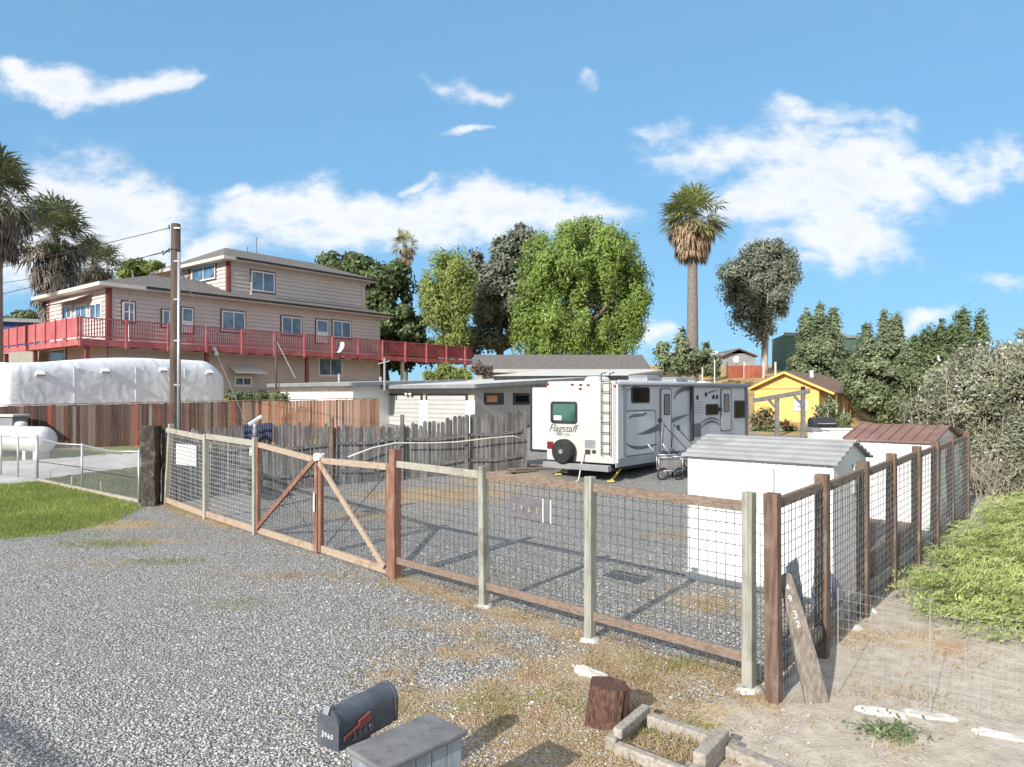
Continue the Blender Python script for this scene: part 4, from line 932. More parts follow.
hj = MB(); hj.tube([rp(585, 453, .03), rp(584, 462, .12), Vector((rp(584, 470, .3).x, rp(584, 470, .3).y, .28)), gq(0, 0)*0+Vector((rp(583, 470, .5).x, rp(583, 470, .5).y, T(2, 20)+.03))], .02, 5); hj.build('power_cord', M['hose'], trl, True)
for s, nm, m, sx, sz in ((1.0, 'roof_vent', 'white', .5, .16), (4.1, 'air_conditioner', 'metal_grey', .75, .27), (7.4, 'roof_vent', 'rv', .5, .15), (6.3, 'air_conditioner', 'metal_grey', .7, .25), (9.0, 'roof_vent', 'white', .45, .13)):
    c = tp(s, TW/2, TZ1-.01); mb = MB(); X, Y = ts*sx*.75, tl*sx*.5
    mb.loft([[c-X-Y, c+X-Y, c+X+Y, c-X+Y], [c-X*.95-Y*.95+Z3(sz*.6), c+X*.95-Y*.95+Z3(sz*.6), c+X*.95+Y*.95+Z3(sz*.6), c-X*.95+Y*.95+Z3(sz*.6)], [c-X*.75-Y*.75+Z3(sz), c+X*.75-Y*.75+Z3(sz), c+X*.75+Y*.75+Z3(sz), c-X*.75+Y*.75+Z3(sz)]]); mb.build(nm, M[m], trl, bevel=.03)
mb = MB(); mb.tube([tp(8.6, .6, TZ1-.02), tp(8.6, .6, TZ1+.95)], .018, 5); mb.build('antenna_mast', M['sign_white'], trl)
mb = MB(); mb.prism([tp(.5, TW-.02, 1.02), tp(4.4, TW-.02, 1.02), tp(4.4, TW-.02, TZ1-.14), tp(.5, TW-.02, TZ1-.14)], tl*.98); sl = mb.build('slide_out', M['shed_white'], trl, bevel=.02)
mb = MB()
for z0, z1 in ((.97, 1.06), (TZ1-.17, TZ1-.10)): mb.prism([tp(.47, TW-.02, z0), tp(4.43, TW-.02, z0), tp(4.43, TW-.02, z1), tp(.47, TW-.02, z1)], tl*1.02)
mb.prism([tp(.46, TW+.0, 1.0), tp(.52, TW+.0, 1.0), tp(.52, TW+.0, TZ1-.1), tp(.46, TW+.0, TZ1-.1)], tl*.22); mb.prism([tp(.46, TW+.93, 1.0), tp(.52, TW+.93, 1.0), tp(.52, TW+.93, TZ1-.1), tp(.46, TW+.93, TZ1-.1)], tl*.07); mb.build('slide_trim', M['dark_metal'], sl)
# steps and clutter by the door
t = thing('folding_steps', 'dark metal entry steps with handrails below the first trailer door', 'steps', gp(*tp(s_at(665), -.6, 0).xy))
s_ = s_at(665); z0 = T(*tp(s_, -.5, 0).xy)
for k in range(3): MB().box(tp(s_, -.25-.24*k, z0+.62-.2*k), .65, .22, .035, (ts.x, ts.y)).build('step', M['dark_metal'], t)
mb = MB()
for o in (-.34, .34): mb.tube([tp(s_+o, -.06, z0+.75), tp(s_+o, -.14, z0+1.5), tp(s_+o, -.95, z0+.72), tp(s_+o, -.95, z0+.05)], .017, 6); mb.tube([tp(s_+o, -.1, z0+.68), tp(s_+o, -.85, z0+.04)], .025, 5)
mb.build('handrail', M['dark_metal'], t, True)
def cart(px, py, lab, sc_=1):
    p = G(px, py); t = thing('folding_cart', lab, 'cart', p, 'wheeled carts by the trailer')
    for dx in (-.28, .28):
        c = p+Vector((dx*sc_, .1*dx, .2*sc_)); mb = MB(); ring = [c+Vector((math.cos(a*.3927)*.19*sc_, math.cos(a*.3927)*.08*sc_, math.sin(a*.3927)*.19*sc_)) for a in range(17)]; mb.tube(ring, .03*sc_, 6, False)
        for a in range(0, 16, 4): mb.tube([c, ring[a]], .008, 4)
        mb.build('wheel', M['dark_metal'], t, True)
    mb = MB(); q = [p+Vector((-.4*sc_, 0, .3*sc_)), p+Vector((.4*sc_, .05, .3*sc_)), p+Vector((.42*sc_, .35, .35*sc_)), p+Vector((-.4*sc_, .3, .35*sc_))]
    for a, b in zip(q, q[1:]+q[:1]): mb.tube([a, b], .018, 5); mb.tube([a, a+Z3(.45*sc_)], .018, 5); mb.tube([a+Z3(.45*sc_), b+Z3(.45*sc_)], .018, 5)
    mb.tube([q[0]+Z3(.45*sc_), q[0]+Vector((-.35, -.1, .8))], .018, 5); mb.build('frame', M['steel'], t, True)
    mb = MB(); mb.poly(q[0]+Z3(.06), q[1]+Z3(.06), q[2]+Z3(.06), q[3]+Z3(.06)); 
    mb.prism([x.lerp(p, .12)+Z3(.07) for x in q], Z3(.3*sc_)); mb.build('basket', M['pergola'], t)
cart(671, 480, 'nearer wheeled metal cart between trailer steps and the near shed', .9); cart(683, 477, 'smaller wheeled metal cart half hidden behind the near shed', .75)

# ------------------------------------------------------------------ the large house
hu = Vector((.625, .781, 0)).normalized(); hv = Vector((-hu.y, hu.x, 0)); HA = Vector((-22.2, 39, 0)); HL, HWd = 19.4, 8.8
hn_l, hn_s = -hv, -hu                      # outward normals: long face (towards camera right), short face (towards camera left)
house = thing('large_house', 'three-storey pink beige sided house with grey hip roofs and red wraparound deck', 'house', (HA.x, HA.y, T(HA.x, HA.y)))
def hp(a, b, z): p = HA+hu*a+hv*b; return Vector((p.x, p.y, z))
def sided_wall(O, d, L, n, z0, z1, lap=.24):
    """horizontal lap boards: every board leans out at its lower edge"""
    mb = MB(); k = int((z1-z0)/lap); h = (z1-z0)/k; d = d.normalized()
    for i in range(k):
        a, b = O+Z3(z0+i*h), O+Z3(z0+(i+1)*h); mb.poly(a+n*.055, a+d*L+n*.055, b+d*L+n*.004, b+n*.004); mb.poly(a, a+d*L, a+d*L+n*.055, a+n*.055)
    return mb
z_e1, z_e2 = 8.70, 11.40
# storeys 1 and 2
w1 = sided_wall(HA, hu, HL, hn_l, 2.2, z_e1); w1.build('wall', M['siding'], house)
w2 = sided_wall(HA+hv*HWd, -hv, HWd, hn_s, 2.2, z_e1); w2.build('wall', M['siding'], house)
mb = MB(); mb.poly(hp(HL, 0, 2), hp(HL, HWd, 2), hp(HL, HWd, z_e1), hp(HL, 0, z_e1)); mb.poly(hp(HL, HWd, 2), hp(0, HWd, 2), hp(0, HWd, z_e1), hp(HL, HWd, z_e1)); mb.build('wall', M['siding'], house)
# upper storey
ua0, ua1, ub0, ub1 = 7.6, 18.8, 1.0, 7.8
sided_wall(hp(ua0, ub0, 0), hu, ua1-ua0, hn_l, 8.8, z_e2).build('wall', M['siding'], house); sided_wall(hp(ua0, ub1, 0), -hv, ub1-ub0, hn_s, 8.8, z_e2).build('wall', M['siding'], house)
mb = MB(); mb.poly(hp(ua1, ub0, 8.8), hp(ua1, ub1, 8.8), hp(ua1, ub1, z_e2), hp(ua1, ub0, z_e2)); mb.poly(hp(ua1, ub1, 8.8), hp(ua0, ub1, 8.8), hp(ua0, ub1, z_e2), hp(ua1, ub1, z_e2)); mb.build('wall', M['siding'], house)
def hip(a0, a1, b0, b1, z, ov, zr, ca, cb, th=.2, ovb=None):
    """closed hip roof slab; ridge from a0+ca to a1-cb"""
    A0, A1, B0, B1 = a0-ov, a1+ov, b0-ov, b1+(ovb or ov); bm_ = (b0+b1)/2
    e = [hp(A0, B0, z), hp(A1, B0, z), hp(A1, B1, z), hp(A0, B1, z)]; t_ = [p+Z3(th) for p in e]; r0, r1 = hp(a0+ca, bm_, zr), hp(a1-cb, bm_, zr)
    mb = MB(); mb.add([p+Z3(th) for p in e]+[r0, r1], [(0, 1, 5, 4), (1, 2, 5), (2, 3, 4, 5), (3, 0, 4)]); r = mb.build('roof', M['roof'], house)
    mb = MB()
    mb.add(e+t_, [(3, 2, 1, 0)]); 
    sf = MB(); sf.poly(*e[::-1]); sf.build('soffit', M['eave'], r)
    fa = MB()
    for i in (0, 1, 2, 3):
        p, q_ = e[i], e[(i+1) % 4]; d = (q_-p).normalized(); fa.beam(p+Z3(th/2), q_+Z3(th/2), .03, th)
    fa.build('fascia', M['eave'], r)
    return r, e
rf1, e1 = hip(0, HL, 0, HWd, z_e1, .7, z_e1+.2+(HWd/2+.7)*.31, 4.6, 4.6)
rf2, e2 = hip(ua0, ua1, ub0, ub1, z_e2, .65, 12.97, 1.73, 2.4, .2, 2.6)
# dark gutters along the long eaves
g0 = on_face((e1[0].x, e1[0].y), (hu.x, hu.y), 146)
MB().beam(e1[0]+hu*g0+hn_l*.06+Z3(.14), e1[1]+hn_l*.06+Z3(.14), .12, .13).build('gutter', M['gutter_dark'], rf1)
g0 = on_face((e2[0].x, e2[0].y), (hu.x, hu.y), 236)
MB().beam(e2[0]+hu*g0+hn_l*.06+Z3(.14), e2[1]+hn_l*.06+Z3(.14), .12, .13).build('gutter', M['gutter_dark'], rf2)
for (a, b, z) in ((8.9, 4.2, 10.6), (11.0, 4.4, 12.9), (3.3, 4.6, 10.1)):
    mb = MB(); mb.tube([hp(a, b, z-1), hp(a, b, z+.45)], .05, 6); mb.build('vent_pipe', M['metal_grey'], rf1 if z < 11 else rf2)
mb = MB(); pa = hp(13.0, 6.5, 12); mb.tube([pa, pa+Z3(2.6)], .035, 5); mb.build('antenna_mast', M['pergola'], rf2)
# red corner boards and pale downspouts
def vboard(O, d, n, z0, z1, w, m, name='corner_board'): MB().box(O+n*.03+d*w/2+Z3((z0+z1)/2), w, .06, z1-z0, (d.x, d.y)).build(name, M[m], house)
vboard(HA, hu, hn_l, 5.7, z_e1, .2, 'trim_red'); vboard(HA, hv, hn_s, 5.7, z_e1, .2, 'trim_red'); vboard(hp(0, HWd-.3, 0), hv, hn_s, 2.4, z_e1, .2, 'trim_red')
vboard(hp(ua0, ub0, 0), hu, hn_l, 8.9, z_e2, .18, 'trim_red'); vboard(hp(ua0, ub0, 0), hv, hn_s, 8.9, z_e2, .18, 'trim_red'); vboard(hp(ua0, 5.8, 0), hv, hn_s, 8.9, z_e2, .2, 'trim_red')
for a, b, z0, z1, o in ((1.1, -.06, 2.6, z_e1-.35, .7), (HL-.35, -.06, 2.6, z_e1-.35, .7), (ua0+1.6, ub0-.06, 9.4, z_e2-.7, 0), (ua1-.35, ub0-.06, 9.3, z_e2-.4, .65)):
    pts = [hp(a, b, z0), hp(a, b, z1)]+([hp(a+.25, b-o*.85, z1+.42)] if o else []); MB().tube(pts, .055, 6).build('downspout', M['eave'], house)
MB().box(hp(HL/2, -.045, 5.5), HL, .05, .3, (hu.x, hu.y)).build('belt_trim', M['eave'], house)
# windows and doors
def hwin(O, d, n, px0, px1, py0, py1, kind='window', split=2, trim='trim_red'):
    s0, s1 = on_face((O.x, O.y), (d.x, d.y), px0), on_face((O.x, O.y), (d.x, d.y), px1); 
    if s0 > s1: s0, s1 = s1, s0
    Ym = O.y+d.y*(s0+s1)/2; z1, z0 = zat(py0, Ym), zat(py1, Ym); c = O+d*(s0+s1)/2; W_, H_ = s1-s0, z1-z0; C_ = Vector((c.x, c.y, (z0+z1)/2))
    fr_ = MB(); f = .085; ax = (d.x, d.y)
    for x in (-1, 1): fr_.box(C_+d*x*(W_/2-f/2)+n*.06, f, .10, H_, ax)
    for z in (-1, 1): fr_.box(C_+Z3(z*(H_/2-f/2))+n*.06, W_-2*f, .10, f, ax)
    if kind == 'window' and split == 2: fr_.box(C_+n*.06, f*.8, .09, H_-2*f, ax)
    if kind == 'window' and split == 1: fr_.box(C_+n*.06, W_-2*f, .09, f*.8, ax)
    o = fr_.build(kind, M['white'], house)
    tr = MB(); w_ = .07
    for x in (-1, 1): tr.box(C_+d*x*(W_/2+w_/2)+n*.045, w_, .06, H_+2*w_, ax)
    for z in (-1, 1): tr.box(C_+Z3(z*(H_/2+w_/2))+n*.045, W_, .06, w_, ax)
    tr.build('trim', M['trim_dark' if trim == 'trim_red' else trim], o)
    if kind == 'window': MB().box(C_+n*.05, W_-2*f, .06, H_-2*f, ax).build('pane', M['glass'], o)
    else:
        MB().box(C_+n*.05-Z3(H_*.24), W_-2*f, .06, H_*.46, ax).build('panel', M['white'], o); MB().box(C_+n*.05+Z3(H_*.23), W_-2*f, .06, H_*.44, ax).build('pane', M['glass'], o)
    return C_, W_, H_
for a in ((122, 134, 302, 322, 'window', 1), (161.5, 169.5, 310, 327, 'window', 0), (221, 244.5, 311.5, 332, 'window', 2), (281, 301, 317, 335, 'window', 2), (332, 350, 321, 338, 'window', 2)): hwin(HA, hu, hn_l, *a, trim='trim_red')
for a in ((181, 192.5, 308, 333, 'door', 0), (315.5, 327.5, 320, 343, 'door', 0)): hwin(HA, hu, hn_l, *a)
for a in ((64, 73, 306, 319.5, 'window', 2), (77, 88.5, 305, 319.5, 'window', 2), (91.5, 103, 303, 319.5, 'window', 2)): hwin(HA, hv, hn_s, *a, trim='eave')
ub_O = hp(ua0, ub0, 0); hwin(ub_O, hu, hn_l, 250.5, 274, 272, 292, 'window', 2); hwin(ub_O, hv, hn_s, 193, 216.5, 266.5, 281, 'window', 2)
hwin(HA, hu, hn_l, 318, 341.5, 358, 376, 'window', 2, 'eave'); c_, w_, h_ = hwin(HA, hu, hn_l, 234, 251, 377, 386, 'window', 2, 'eave')
hwin(HA, hv, hn_s, 51, 67, 349, 372, 'door', 0)
mb = MB(); mb.prism([c_+hu*-1.0+hn_l*.05+Z3(1.0), c_+hu*1.0+hn_l*.05+Z3(1.0), c_+hu*1.1+hn_l*1.1+Z3(.5), c_-hu*1.1+hn_l*1.1+Z3(.5)], Z3(.05)); mb.build('awning', M['white'], house)
cz = zat(299, 42); mb = MB(); 
p0, p1 = HA+hv*2.0+hn_s*.05, HA+hv*6.5+hn_s*.05; mb.prism([Vector((p0.x, p0.y, 8.52)), Vector((p1.x, p1.y, 8.52)), Vector((p1.x, p1.y, 8.15))+hn_s*.8, Vector((p0.x, p0.y, 8.15))+hn_s*.8], Z3(.05)); mb.build('awning', M['eave'], house)
for px0, px1, py in ((337, 347, 356.5), (362-22, 352, 356.5)):
    pass
t_a = MB(); s_ = on_face((HA.x, HA.y), (hu.x, hu.y), 324); q_ = HA+hu*s_; t_a.prism([q_+hn_l*.05-hu*1.0+Z3(zat(354, q_.y)), q_+hn_l*.05+hu*1.3+Z3(zat(354, q_.y)), q_+hn_l*.9+hu*1.3+Z3(zat(356.5, q_.y)), q_+hn_l*.9-hu*1.0+Z3(zat(356.5, q_.y))], Z3(.05)); t_a.build('awning', M['eave'], house)
# deck, a part of the house: floor > fascia, rails, balusters, posts
dz_f, dz_r = 5.72, 6.80; DA, DB, DE = -1.94, -1.5, 28.2
mb = MB(); mb.prism([hp(DA, DB, dz_f-.12), hp(DE, DB, dz_f-.12), hp(DE, -.06, dz_f-.12), hp(DA, -.06, dz_f-.12)], Z3(.12)); mb.prism([hp(DA, .02, dz_f-.12), hp(-.06, .02, dz_f-.12), hp(-.06, 11, dz_f-.12), hp(DA, 11, dz_f-.12)], Z3(.12))
deck = mb.build('deck', M['deck_red'], house)
mb = MB(); mb.beam(hp(DA, DB-.03, dz_f-.17), hp(DE, DB-.03, dz_f-.17), .05, .34); mb.beam(hp(DA-.03, DB+.03, dz_f-.17), hp(DA-.03, 11, dz_f-.17), .05, .34); mb.build('fascia', M['deck_red'], deck)
mb = MB(); mb.beam(hp(DA, DB-.02, dz_r), hp(DE, DB-.02, dz_r), .10, .06); mb.beam(hp(DA-.02, DB+.06, dz_r), hp(DA-.02, 11, dz_r), .10, .06); mb.beam(hp(DA, DB-.02, dz_f+.12), hp(DE, DB-.02, dz_f+.12), .06, .06); mb.build('rail', M['deck_red'], deck)
mb = MB(); a = DA+.14
while a < DE:
    mb.box(hp(a, DB-.02, (dz_f+.12+dz_r)/2), .04, .04, dz_r-dz_f-.15, (hu.x, hu.y)); a += .135
mb.build('balusters', M['deck_red'], deck)
a = DA
while a < DE+.1:
    MB().box(hp(a, DB-.09, dz_f+.35), .12, .10, 1.55, (hu.x, hu.y)).build('rail_post', M['deck_red'], deck); a += 2.25
MB().beam(hp(19.0, DB+.03, (dz_f+dz_r)/2+.04), hp(DE, DB+.03, (dz_f+dz_r)/2+.04), .03, dz_r-dz_f-.1).build('screen', M['deck_red'], deck)
# solid screen on the left wing with battens
mb = MB(); mb.beam(hp(DA-.06, DB+.0, (dz_f+dz_r)/2+.04), hp(DA-.06, 11, (dz_f+dz_r)/2+.04), .03, dz_r-dz_f-.1); mb.build('screen', M['deck_red'], deck)
for k in range(9): MB().box(hp(DA-.11, DB+.05+k*1.5, (dz_f+dz_r)/2), .10, .05, 1.25, (hv.x, hv.y)).build('batten', M['deck_red'], deck)
for a, b in ((20.5, DB+.2), (24.5, DB+.2), (27.6, DB+.2), (DA+.2, 10.5), (DA+.2, 5.5), (-1.5, -1.2), (5, -1.2), (12, -1.2)):
    p = hp(a, b, 0); MB().box(Vector((p.x, p.y, (T(p.x, p.y)-.2+dz_f-.35)/2)), .2, .2, dz_f-.35-T(p.x, p.y)+.2, (hu.x, hu.y)).build('support_post', M['beige'] if a > 15 else M['trim_red'], deck)
mb = MB(); a = 0
while a < 29: mb.beam(hp(a, DB+.1, dz_f-.24), hp(a, -.1, dz_f-.24), .06, .2); a += 1.2
mb.build('joists', M['deck_red'], deck)
# braced brackets under the deck edge, and the white dish
dp = HA+hu*on_face((HA.x, HA.y), (hu.x, hu.y), 327)+hn_l*1.75; dq = Vector((dp.x, dp.y, zat(350, dp.y)))
t = thing('satellite_dish', 'small white satellite dish on a bracket at the deck edge', 'dish', dq)
MB().lathe(dq+Vector((.0, -.1, .1)), [(.02, 0), (.25, .06), (.42, .18), (.43, .19), (.25, .085), (.02, .02)], 16, (-.6, -.7, .4)).build('reflector', M['sign_white'], t, True)
MB().tube([dq, dq+Vector((0, 0, -.5)), dq+Vector((.3, .6, -.6))], .03, 5).build('arm', M['metal_grey'], t)

# ------------------------------------------------------------------ garages and low buildings
def flat_block(name, label, cat, K, Lv, Lu, z0, ze, zr, ov, wallm, roofm):
    """walls along hv (lit) and hu (shaded) from corner K; low roof rising backwards"""
    K = Vector((*K, 0)); t = thing(name, label, cat, (K.x, K.y, z0)); q = lambda v, u, z: K+hv*v+hu*u+Z3(z)
    mb = MB(); mb.poly(q(Lv, 0, z0-.5), q(0, 0, z0-.5), q(0, 0, ze), q(Lv, 0, ze)); mb.poly(q(0, 0, z0-.5), q(0, Lu, z0-.5), q(0, Lu, zr), q(0, 0, ze)); mb.poly(q(0, Lu, z0-.5), q(Lv, Lu, z0-.5), q(Lv, Lu, zr), q(0, Lu, zr)); mb.poly(q(Lv, Lu, z0-.5), q(Lv, 0, z0-.5), q(Lv, 0, ze), q(Lv, Lu, zr))
    mb.build('walls', M[wallm], t)
    dz = (zr-ze)/Lu; a, b = ze-dz*ov, zr+dz*ov
    mb = MB(); e = [q(-ov, -ov, a+.03), q(Lv+ov, -ov, a+.03), q(Lv+ov, Lu+ov, b+.03), q(-ov, Lu+ov, b+.03)]; mb.prism(e, Z3(.16)); r = mb.build('roof', M[roofm], t)
    fa = MB(); 
    for i, j in ((0, 1), (3, 0)): 
        d = (e[j]-e[i]).normalized(); o = d.cross(Vector((0, 0, 1))); o = -hu if i == 0 else -hv
        fa.beam(e[i]+o*.03+Z3(.07), e[j]+o*.03+Z3(.07), .05, .17)
    fa.build('fascia', M['metal_grey'], r); return t, q, r
gz = .9
t, q, r = flat_block('garage', 'low beige garage with two white roll-up doors facing the grey fence', 'garage', (-1.7, 32), 6.3, 9.5, gz, 3.12, 3.62, .55, 'beige', 'flat_roof')
def on_gv(px): return on_face((-1.7, 32), (hv.x, hv.y), px)
for px0, px1 in ((390, 421), (428, 466)):
    v1, v0 = on_gv(px0), on_gv(px1); zt = 2.78
    mb = MB(); n_ = 9
    for k in range(n_): mb.prism([q(v0, -.012, gz+(zt-gz)*k/n_), q(v1, -.012, gz+(zt-gz)*k/n_), q(v1, -.012, gz+(zt-gz)*(k+1)/n_-.015), q(v0, -.012, gz+(zt-gz)*(k+1)/n_-.015)], -hu*.03)
    d = mb.build('garage_door', M['door_white'], t)
    mb = MB(); mb.prism([q(v1+.02, -.01, gz), q(v1+.1, -.01, gz), q(v1+.1, -.01, zt+.06), q(v1+.02, -.01, zt+.06)], -hu*.05); mb.prism([q(v0-.12, -.01, gz), q(v0-.02, -.01, gz), q(v0-.02, -.01, zt+.06), q(v0-.12, -.01, zt+.06)], -hu*.05); mb.prism([q(v0, -.01, zt+.0), q(v1, -.01, zt+.0), q(v1, -.01, zt+.08), q(v0, -.01, zt+.08)], -hu*.05); mb.build('frame', M['dark_metal'], d)
for px in (386.5, 424.5, 471):
    v = on_gv(px); MB().prism([q(v-.28, -.014, gz), q(v+.28, -.014, gz), q(v+.28, -.014, 2.55), q(v-.28, -.014, 2.55)], -hu*.06).build('pilaster', M['white'], t)
for px0, px1, m in ((484, 503, 'orange_wood'), (513, 529, 'glass_dark')):
    u0, u1 = [on_face((-1.7, 32), (hu.x, hu.y), p) for p in (px0, px1)]; Y_ = 32+hu.y*(u0+u1)/2; z1_, z0_ = zat(393, Y_), zat(404.5, Y_)
    mb = MB(); mb.prism([q(-.01, u0, z0_), q(-.01, u1, z0_), q(-.01, u1, z1_), q(-.01, u0, z1_)], -hv*.05); w = mb.build('window', M['dark_metal'], t)
    MB().prism([q(-.03, u0+.12, z0_+.12), q(-.03, u1-(.5 if m != 'glass_dark' else .12), z0_+.12), q(-.03, u1-(.5 if m != 'glass_dark' else .12), z1_-.12), q(-.03, u0+.12, z1_-.12)], -hv*.035).build('pane', M[m], w)
mb = MB(); v = on_gv(411)
for k in (-.12, .12): mb.lathe(q(v+k, -.1, 2.88), [(.03, 0), (.09, .14)], 10, (hv*k*2-hu*.8+Vector((0, 0, -.4))))
mb.build('flood_light', M['white'], t, True)
pv = W(384.5, 383, 34.5); mb = MB(); mb.tube([Vector((pv.x, pv.y, 3.0)), Vector((pv.x, pv.y, zat(358, 34.5)))], .05, 6); mb.tube([Vector((pv.x-.3, pv.y, zat(364, 34.5))), Vector((pv.x+.25, pv.y, zat(361, 34.5)))], .03, 5); mb.build('vent_pipe', M['steel'], t)
t, q, r = flat_block('outbuilding', 'white outbuilding with pale flat roof between house and garage', 'outbuilding', (-7.55, 33.7), 6.0, 7, 1.05, 3.22, 3.45, .45, 'shed_white', 'flat_roof')
for u, v, h_ in ((1.5, 3, .5), (3, 1.5, .35)): MB().tube([q(v, u, 3.2), q(v, u, 3.4+h_)], .06, 6).build('vent_pipe', M['steel'], t)
# grey roofed building behind, seen over the garage
bK = Vector((-1.2, 46, 0)); t = thing('grey_roof_building', 'long low building with dark grey shingle roof behind the garage', 'building', (bK.x+5, bK.y, 2.5))
mb = MB(); x0, x1, y0, y1 = -2.6, 8.9, 45, 52; ze, zr = 4.35, 5.55
mb.box((3.2, 48.5, 2.9), 11, 6.6, 2.95); mb.build('walls', M['beige'], t)
mb = MB(); mb.add([(x0, y0, ze), (x1, y0, ze), (x1, y1, ze), (x0, y1, ze), (x0, 48.5, zr), (x1, 48.5, zr)], [(0, 1, 5, 4), (2, 3, 4, 5), (0, 4, 3), (1, 2, 5), (3, 2, 1, 0)]); r = mb.build('roof', M['roof'], t)
mb = MB(); mb.beam((x0, y0-.03, ze-.02), (x1, y0-.03, ze-.02), .06, .22); mb.build('fascia', M['beige'], r)
t = thing('carport', 'low carport with dark fascia and pale flat roof between garage and trailer', 'carport', (1, 40, 1.3))
cK = W(494, 378, 38.5)
def ck(x, y, z): return Vector((-.95+hu.x*y-hv.x*0+x*.98, 38.6+hu.y*y*.0+x*.12+y*.9, z))
mb = MB(); mb.prism([ck(0, 0, 3.78), ck(7.6, 0, 3.85), ck(7.6, 4.5, 4.25), ck(0, 4.5, 4.2)], Z3(.10)); r = mb.build('roof', M['flat_roof'], t)
MB().beam(ck(0, -.05, 3.62), ck(7.6, -.05, 3.68), .06, .42).build('fascia', M['dark_metal'], r)
for x in (.3, 3.8, 7.3): MB().beam(ck(x, .3, 1), ck(x, .3, 3.7), .14, .14).build('post', M['beige'], t)

# ------------------------------------------------------------------ covered camper, tank, fences on the left
CO = Vector((-21.5, 30.2, 0)); t = thing('covered_camper', 'large camper shrouded in a pale grey white fabric cover behind the brown fence', 'camper', (CO.x+3, CO.y+4, T(CO.x+3, CO.y+4)))
Lc, Wc = 10.0, 2.7; mb = MB(); rings = []; nS = 44; nR = 40
for i in range(nS+1):
    s = Lc*i/nS; u_ = s/Lc
    top = 4.22+.42*sm(u_/.55)-.0*u_; top -= .75*max(0, (u_-.88)/.12)**1.5; end = 1-.10*max(0, (u_-.9)/.1)**2; zb = .9
    wd = Wc/2*(1-.25*max(0, (u_-.93)/.07)**2)*(1-.06*max(0, (.04-u_)/.04)); ring = []
    for k in range(nR):
        a = 2*math.pi*k/nR; cx, cz = math.cos(a), math.sin(a); n_ = 8.0
        r_ = (abs(cx)**n_+abs(cz)**n_)**(-1/n_); x = cx*r_*wd; z = (zb+top)/2+cz*r_*(top-zb)/2
        x += .035*mnoise.noise((s*1.4, z*1.2, k*.02)); z += .03*mnoise.noise((s*1.1, x*2, 4))-.02*abs(math.sin(s*1.05))*(cz > .5)
        ring.append(CO+hu*s+hv*(Wc/2-x*-1 if False else Wc/2+x)+Z3(z))
    rings.append(ring)
mb.loft(rings); cv = mb.build('cover', M['tarp'], t, True)
def cpt(s, off, z): return CO+hu*s-hv*off+Z3(z)
for px, py in ((40, 374), (105, 371), (163, 370), (209, 372.5)):
    s = on_face((CO.x, CO.y), (hu.x, hu.y), px); Y_ = CO.y+hu.y*s; z = zat(py, Y_)
    mb = MB(); a, b, c, d = cpt(s-.16, -.02, z+.16), cpt(s+.16, -.02, z+.16), cpt(s+.18, .17, z-.02), cpt(s-.18, .17, z-.02)
    mb.poly(a, b, c, d); mb.poly(a, d, cpt(s-.16, -.02, z-.12)); mb.poly(b, cpt(s+.16, -.02, z-.12), c); mb.build('vent_flap', M['sign_white'], cv)
for s in (2.6, 5.3, 7.7):
    mb = MB(); mb.prism([cpt(s-.02, -.02, 1.0), cpt(s+.02, -.02, 1.0), cpt(s+.02, -.02, 4.15), cpt(s-.02, -.02, 4.15)], -hv*.035); mb.build('seam', M['tarp'], cv)
# brown board fence
BL = W(-30, 407, 27.2); BR = W(379, 399, 31.5)
t = thing('board_fence', 'tall brown board fence of mixed red stains in front of the covered camper', 'fence', ((BL.x+BR.x)/2, (BL.y+BR.y)/2, T(0, 29)))
bd = Vector((BR.x-BL.x, BR.y-BL.y, 0)); BLn = bd.length; bd.normalize(); bn = Vector((bd.y, -bd.x, 0)); mbs = [MB(), MB()]; s = 0; rs = random.Random(3)
capm = MB()
while s < BLn:
    w = rs.uniform(.125, .15); zt = BL.z+(BR.z-BL.z)*s/BLn; p = Vector((BL.x, BL.y, 0))+bd*s; zb = T(p.x, p.y)-.02; px = CX+F*p.x/p.y
    m_ = mbs[1] if px > 250+rs.uniform(-18, 18) else mbs[0]; o = bn*rs.uniform(-.02, .02)
    m_.box(p+o+bd*w/2+Z3((zb+zt)/2), w-rs.uniform(.004, .011), .022, zt-zb+rs.uniform(-.03, .03), (bd.x, bd.y)); s += w
mbs[0].build('boards', M['plank'], t); mbs[1].build('boards', M['plank2'], t)
k = 0; s = 0
while s < BLn:
    e = min(BLn, s+2.4); p, q_ = Vector((BL.x, BL.y, 0))+bd*s, Vector((BL.x, BL.y, 0))+bd*e
    capm.beam(p+Z3(BL.z+(BR.z-BL.z)*s/BLn+.05), q_+Z3(BL.z+(BR.z-BL.z)*e/BLn+.05), .12, .04); s = e
capm.build('cap_rail', M['post_brown'], t)
# propane tank
tc_ = W(36, 444, 25.2); tr = .47; axd = Vector((-.9, .35, 0)).normalized(); e0 = W(50, 444, 25.0)
t = thing('propane_tank', 'white horizontal propane tank on short legs in front of the brown fence', 'tank', gp(e0.x-1.5, e0.y+.5))
pr = [(0.02, 0)]+[(tr*math.sin(k*math.pi/12), tr*.75*(1-math.cos(k*math.pi/12))) for k in range(1, 7)]+[(tr, 2.9)]+[(tr*math.cos(k*math.pi/12), 2.9+tr*.75*math.sin(k*math.pi/12)) for k in range(1, 6)]+[(.02, 2.9+tr*.75)]
zc = T(e0.x, e0.y)+.25+tr; o0 = Vector((e0.x, e0.y, zc)); MB().lathe(o0, pr, 24, axd).build('vessel', M['tank'], t, True)
for d_ in (.45, 1.0, 2.4): p = o0+axd*d_; MB().box(Vector((p.x, p.y, (T(p.x, p.y)+zc-tr*.6)/2)), .16, .5, zc-tr*.6-T(p.x, p.y)+.1, (axd.x, axd.y)).build('leg', M['tank'], t, bevel=.01)
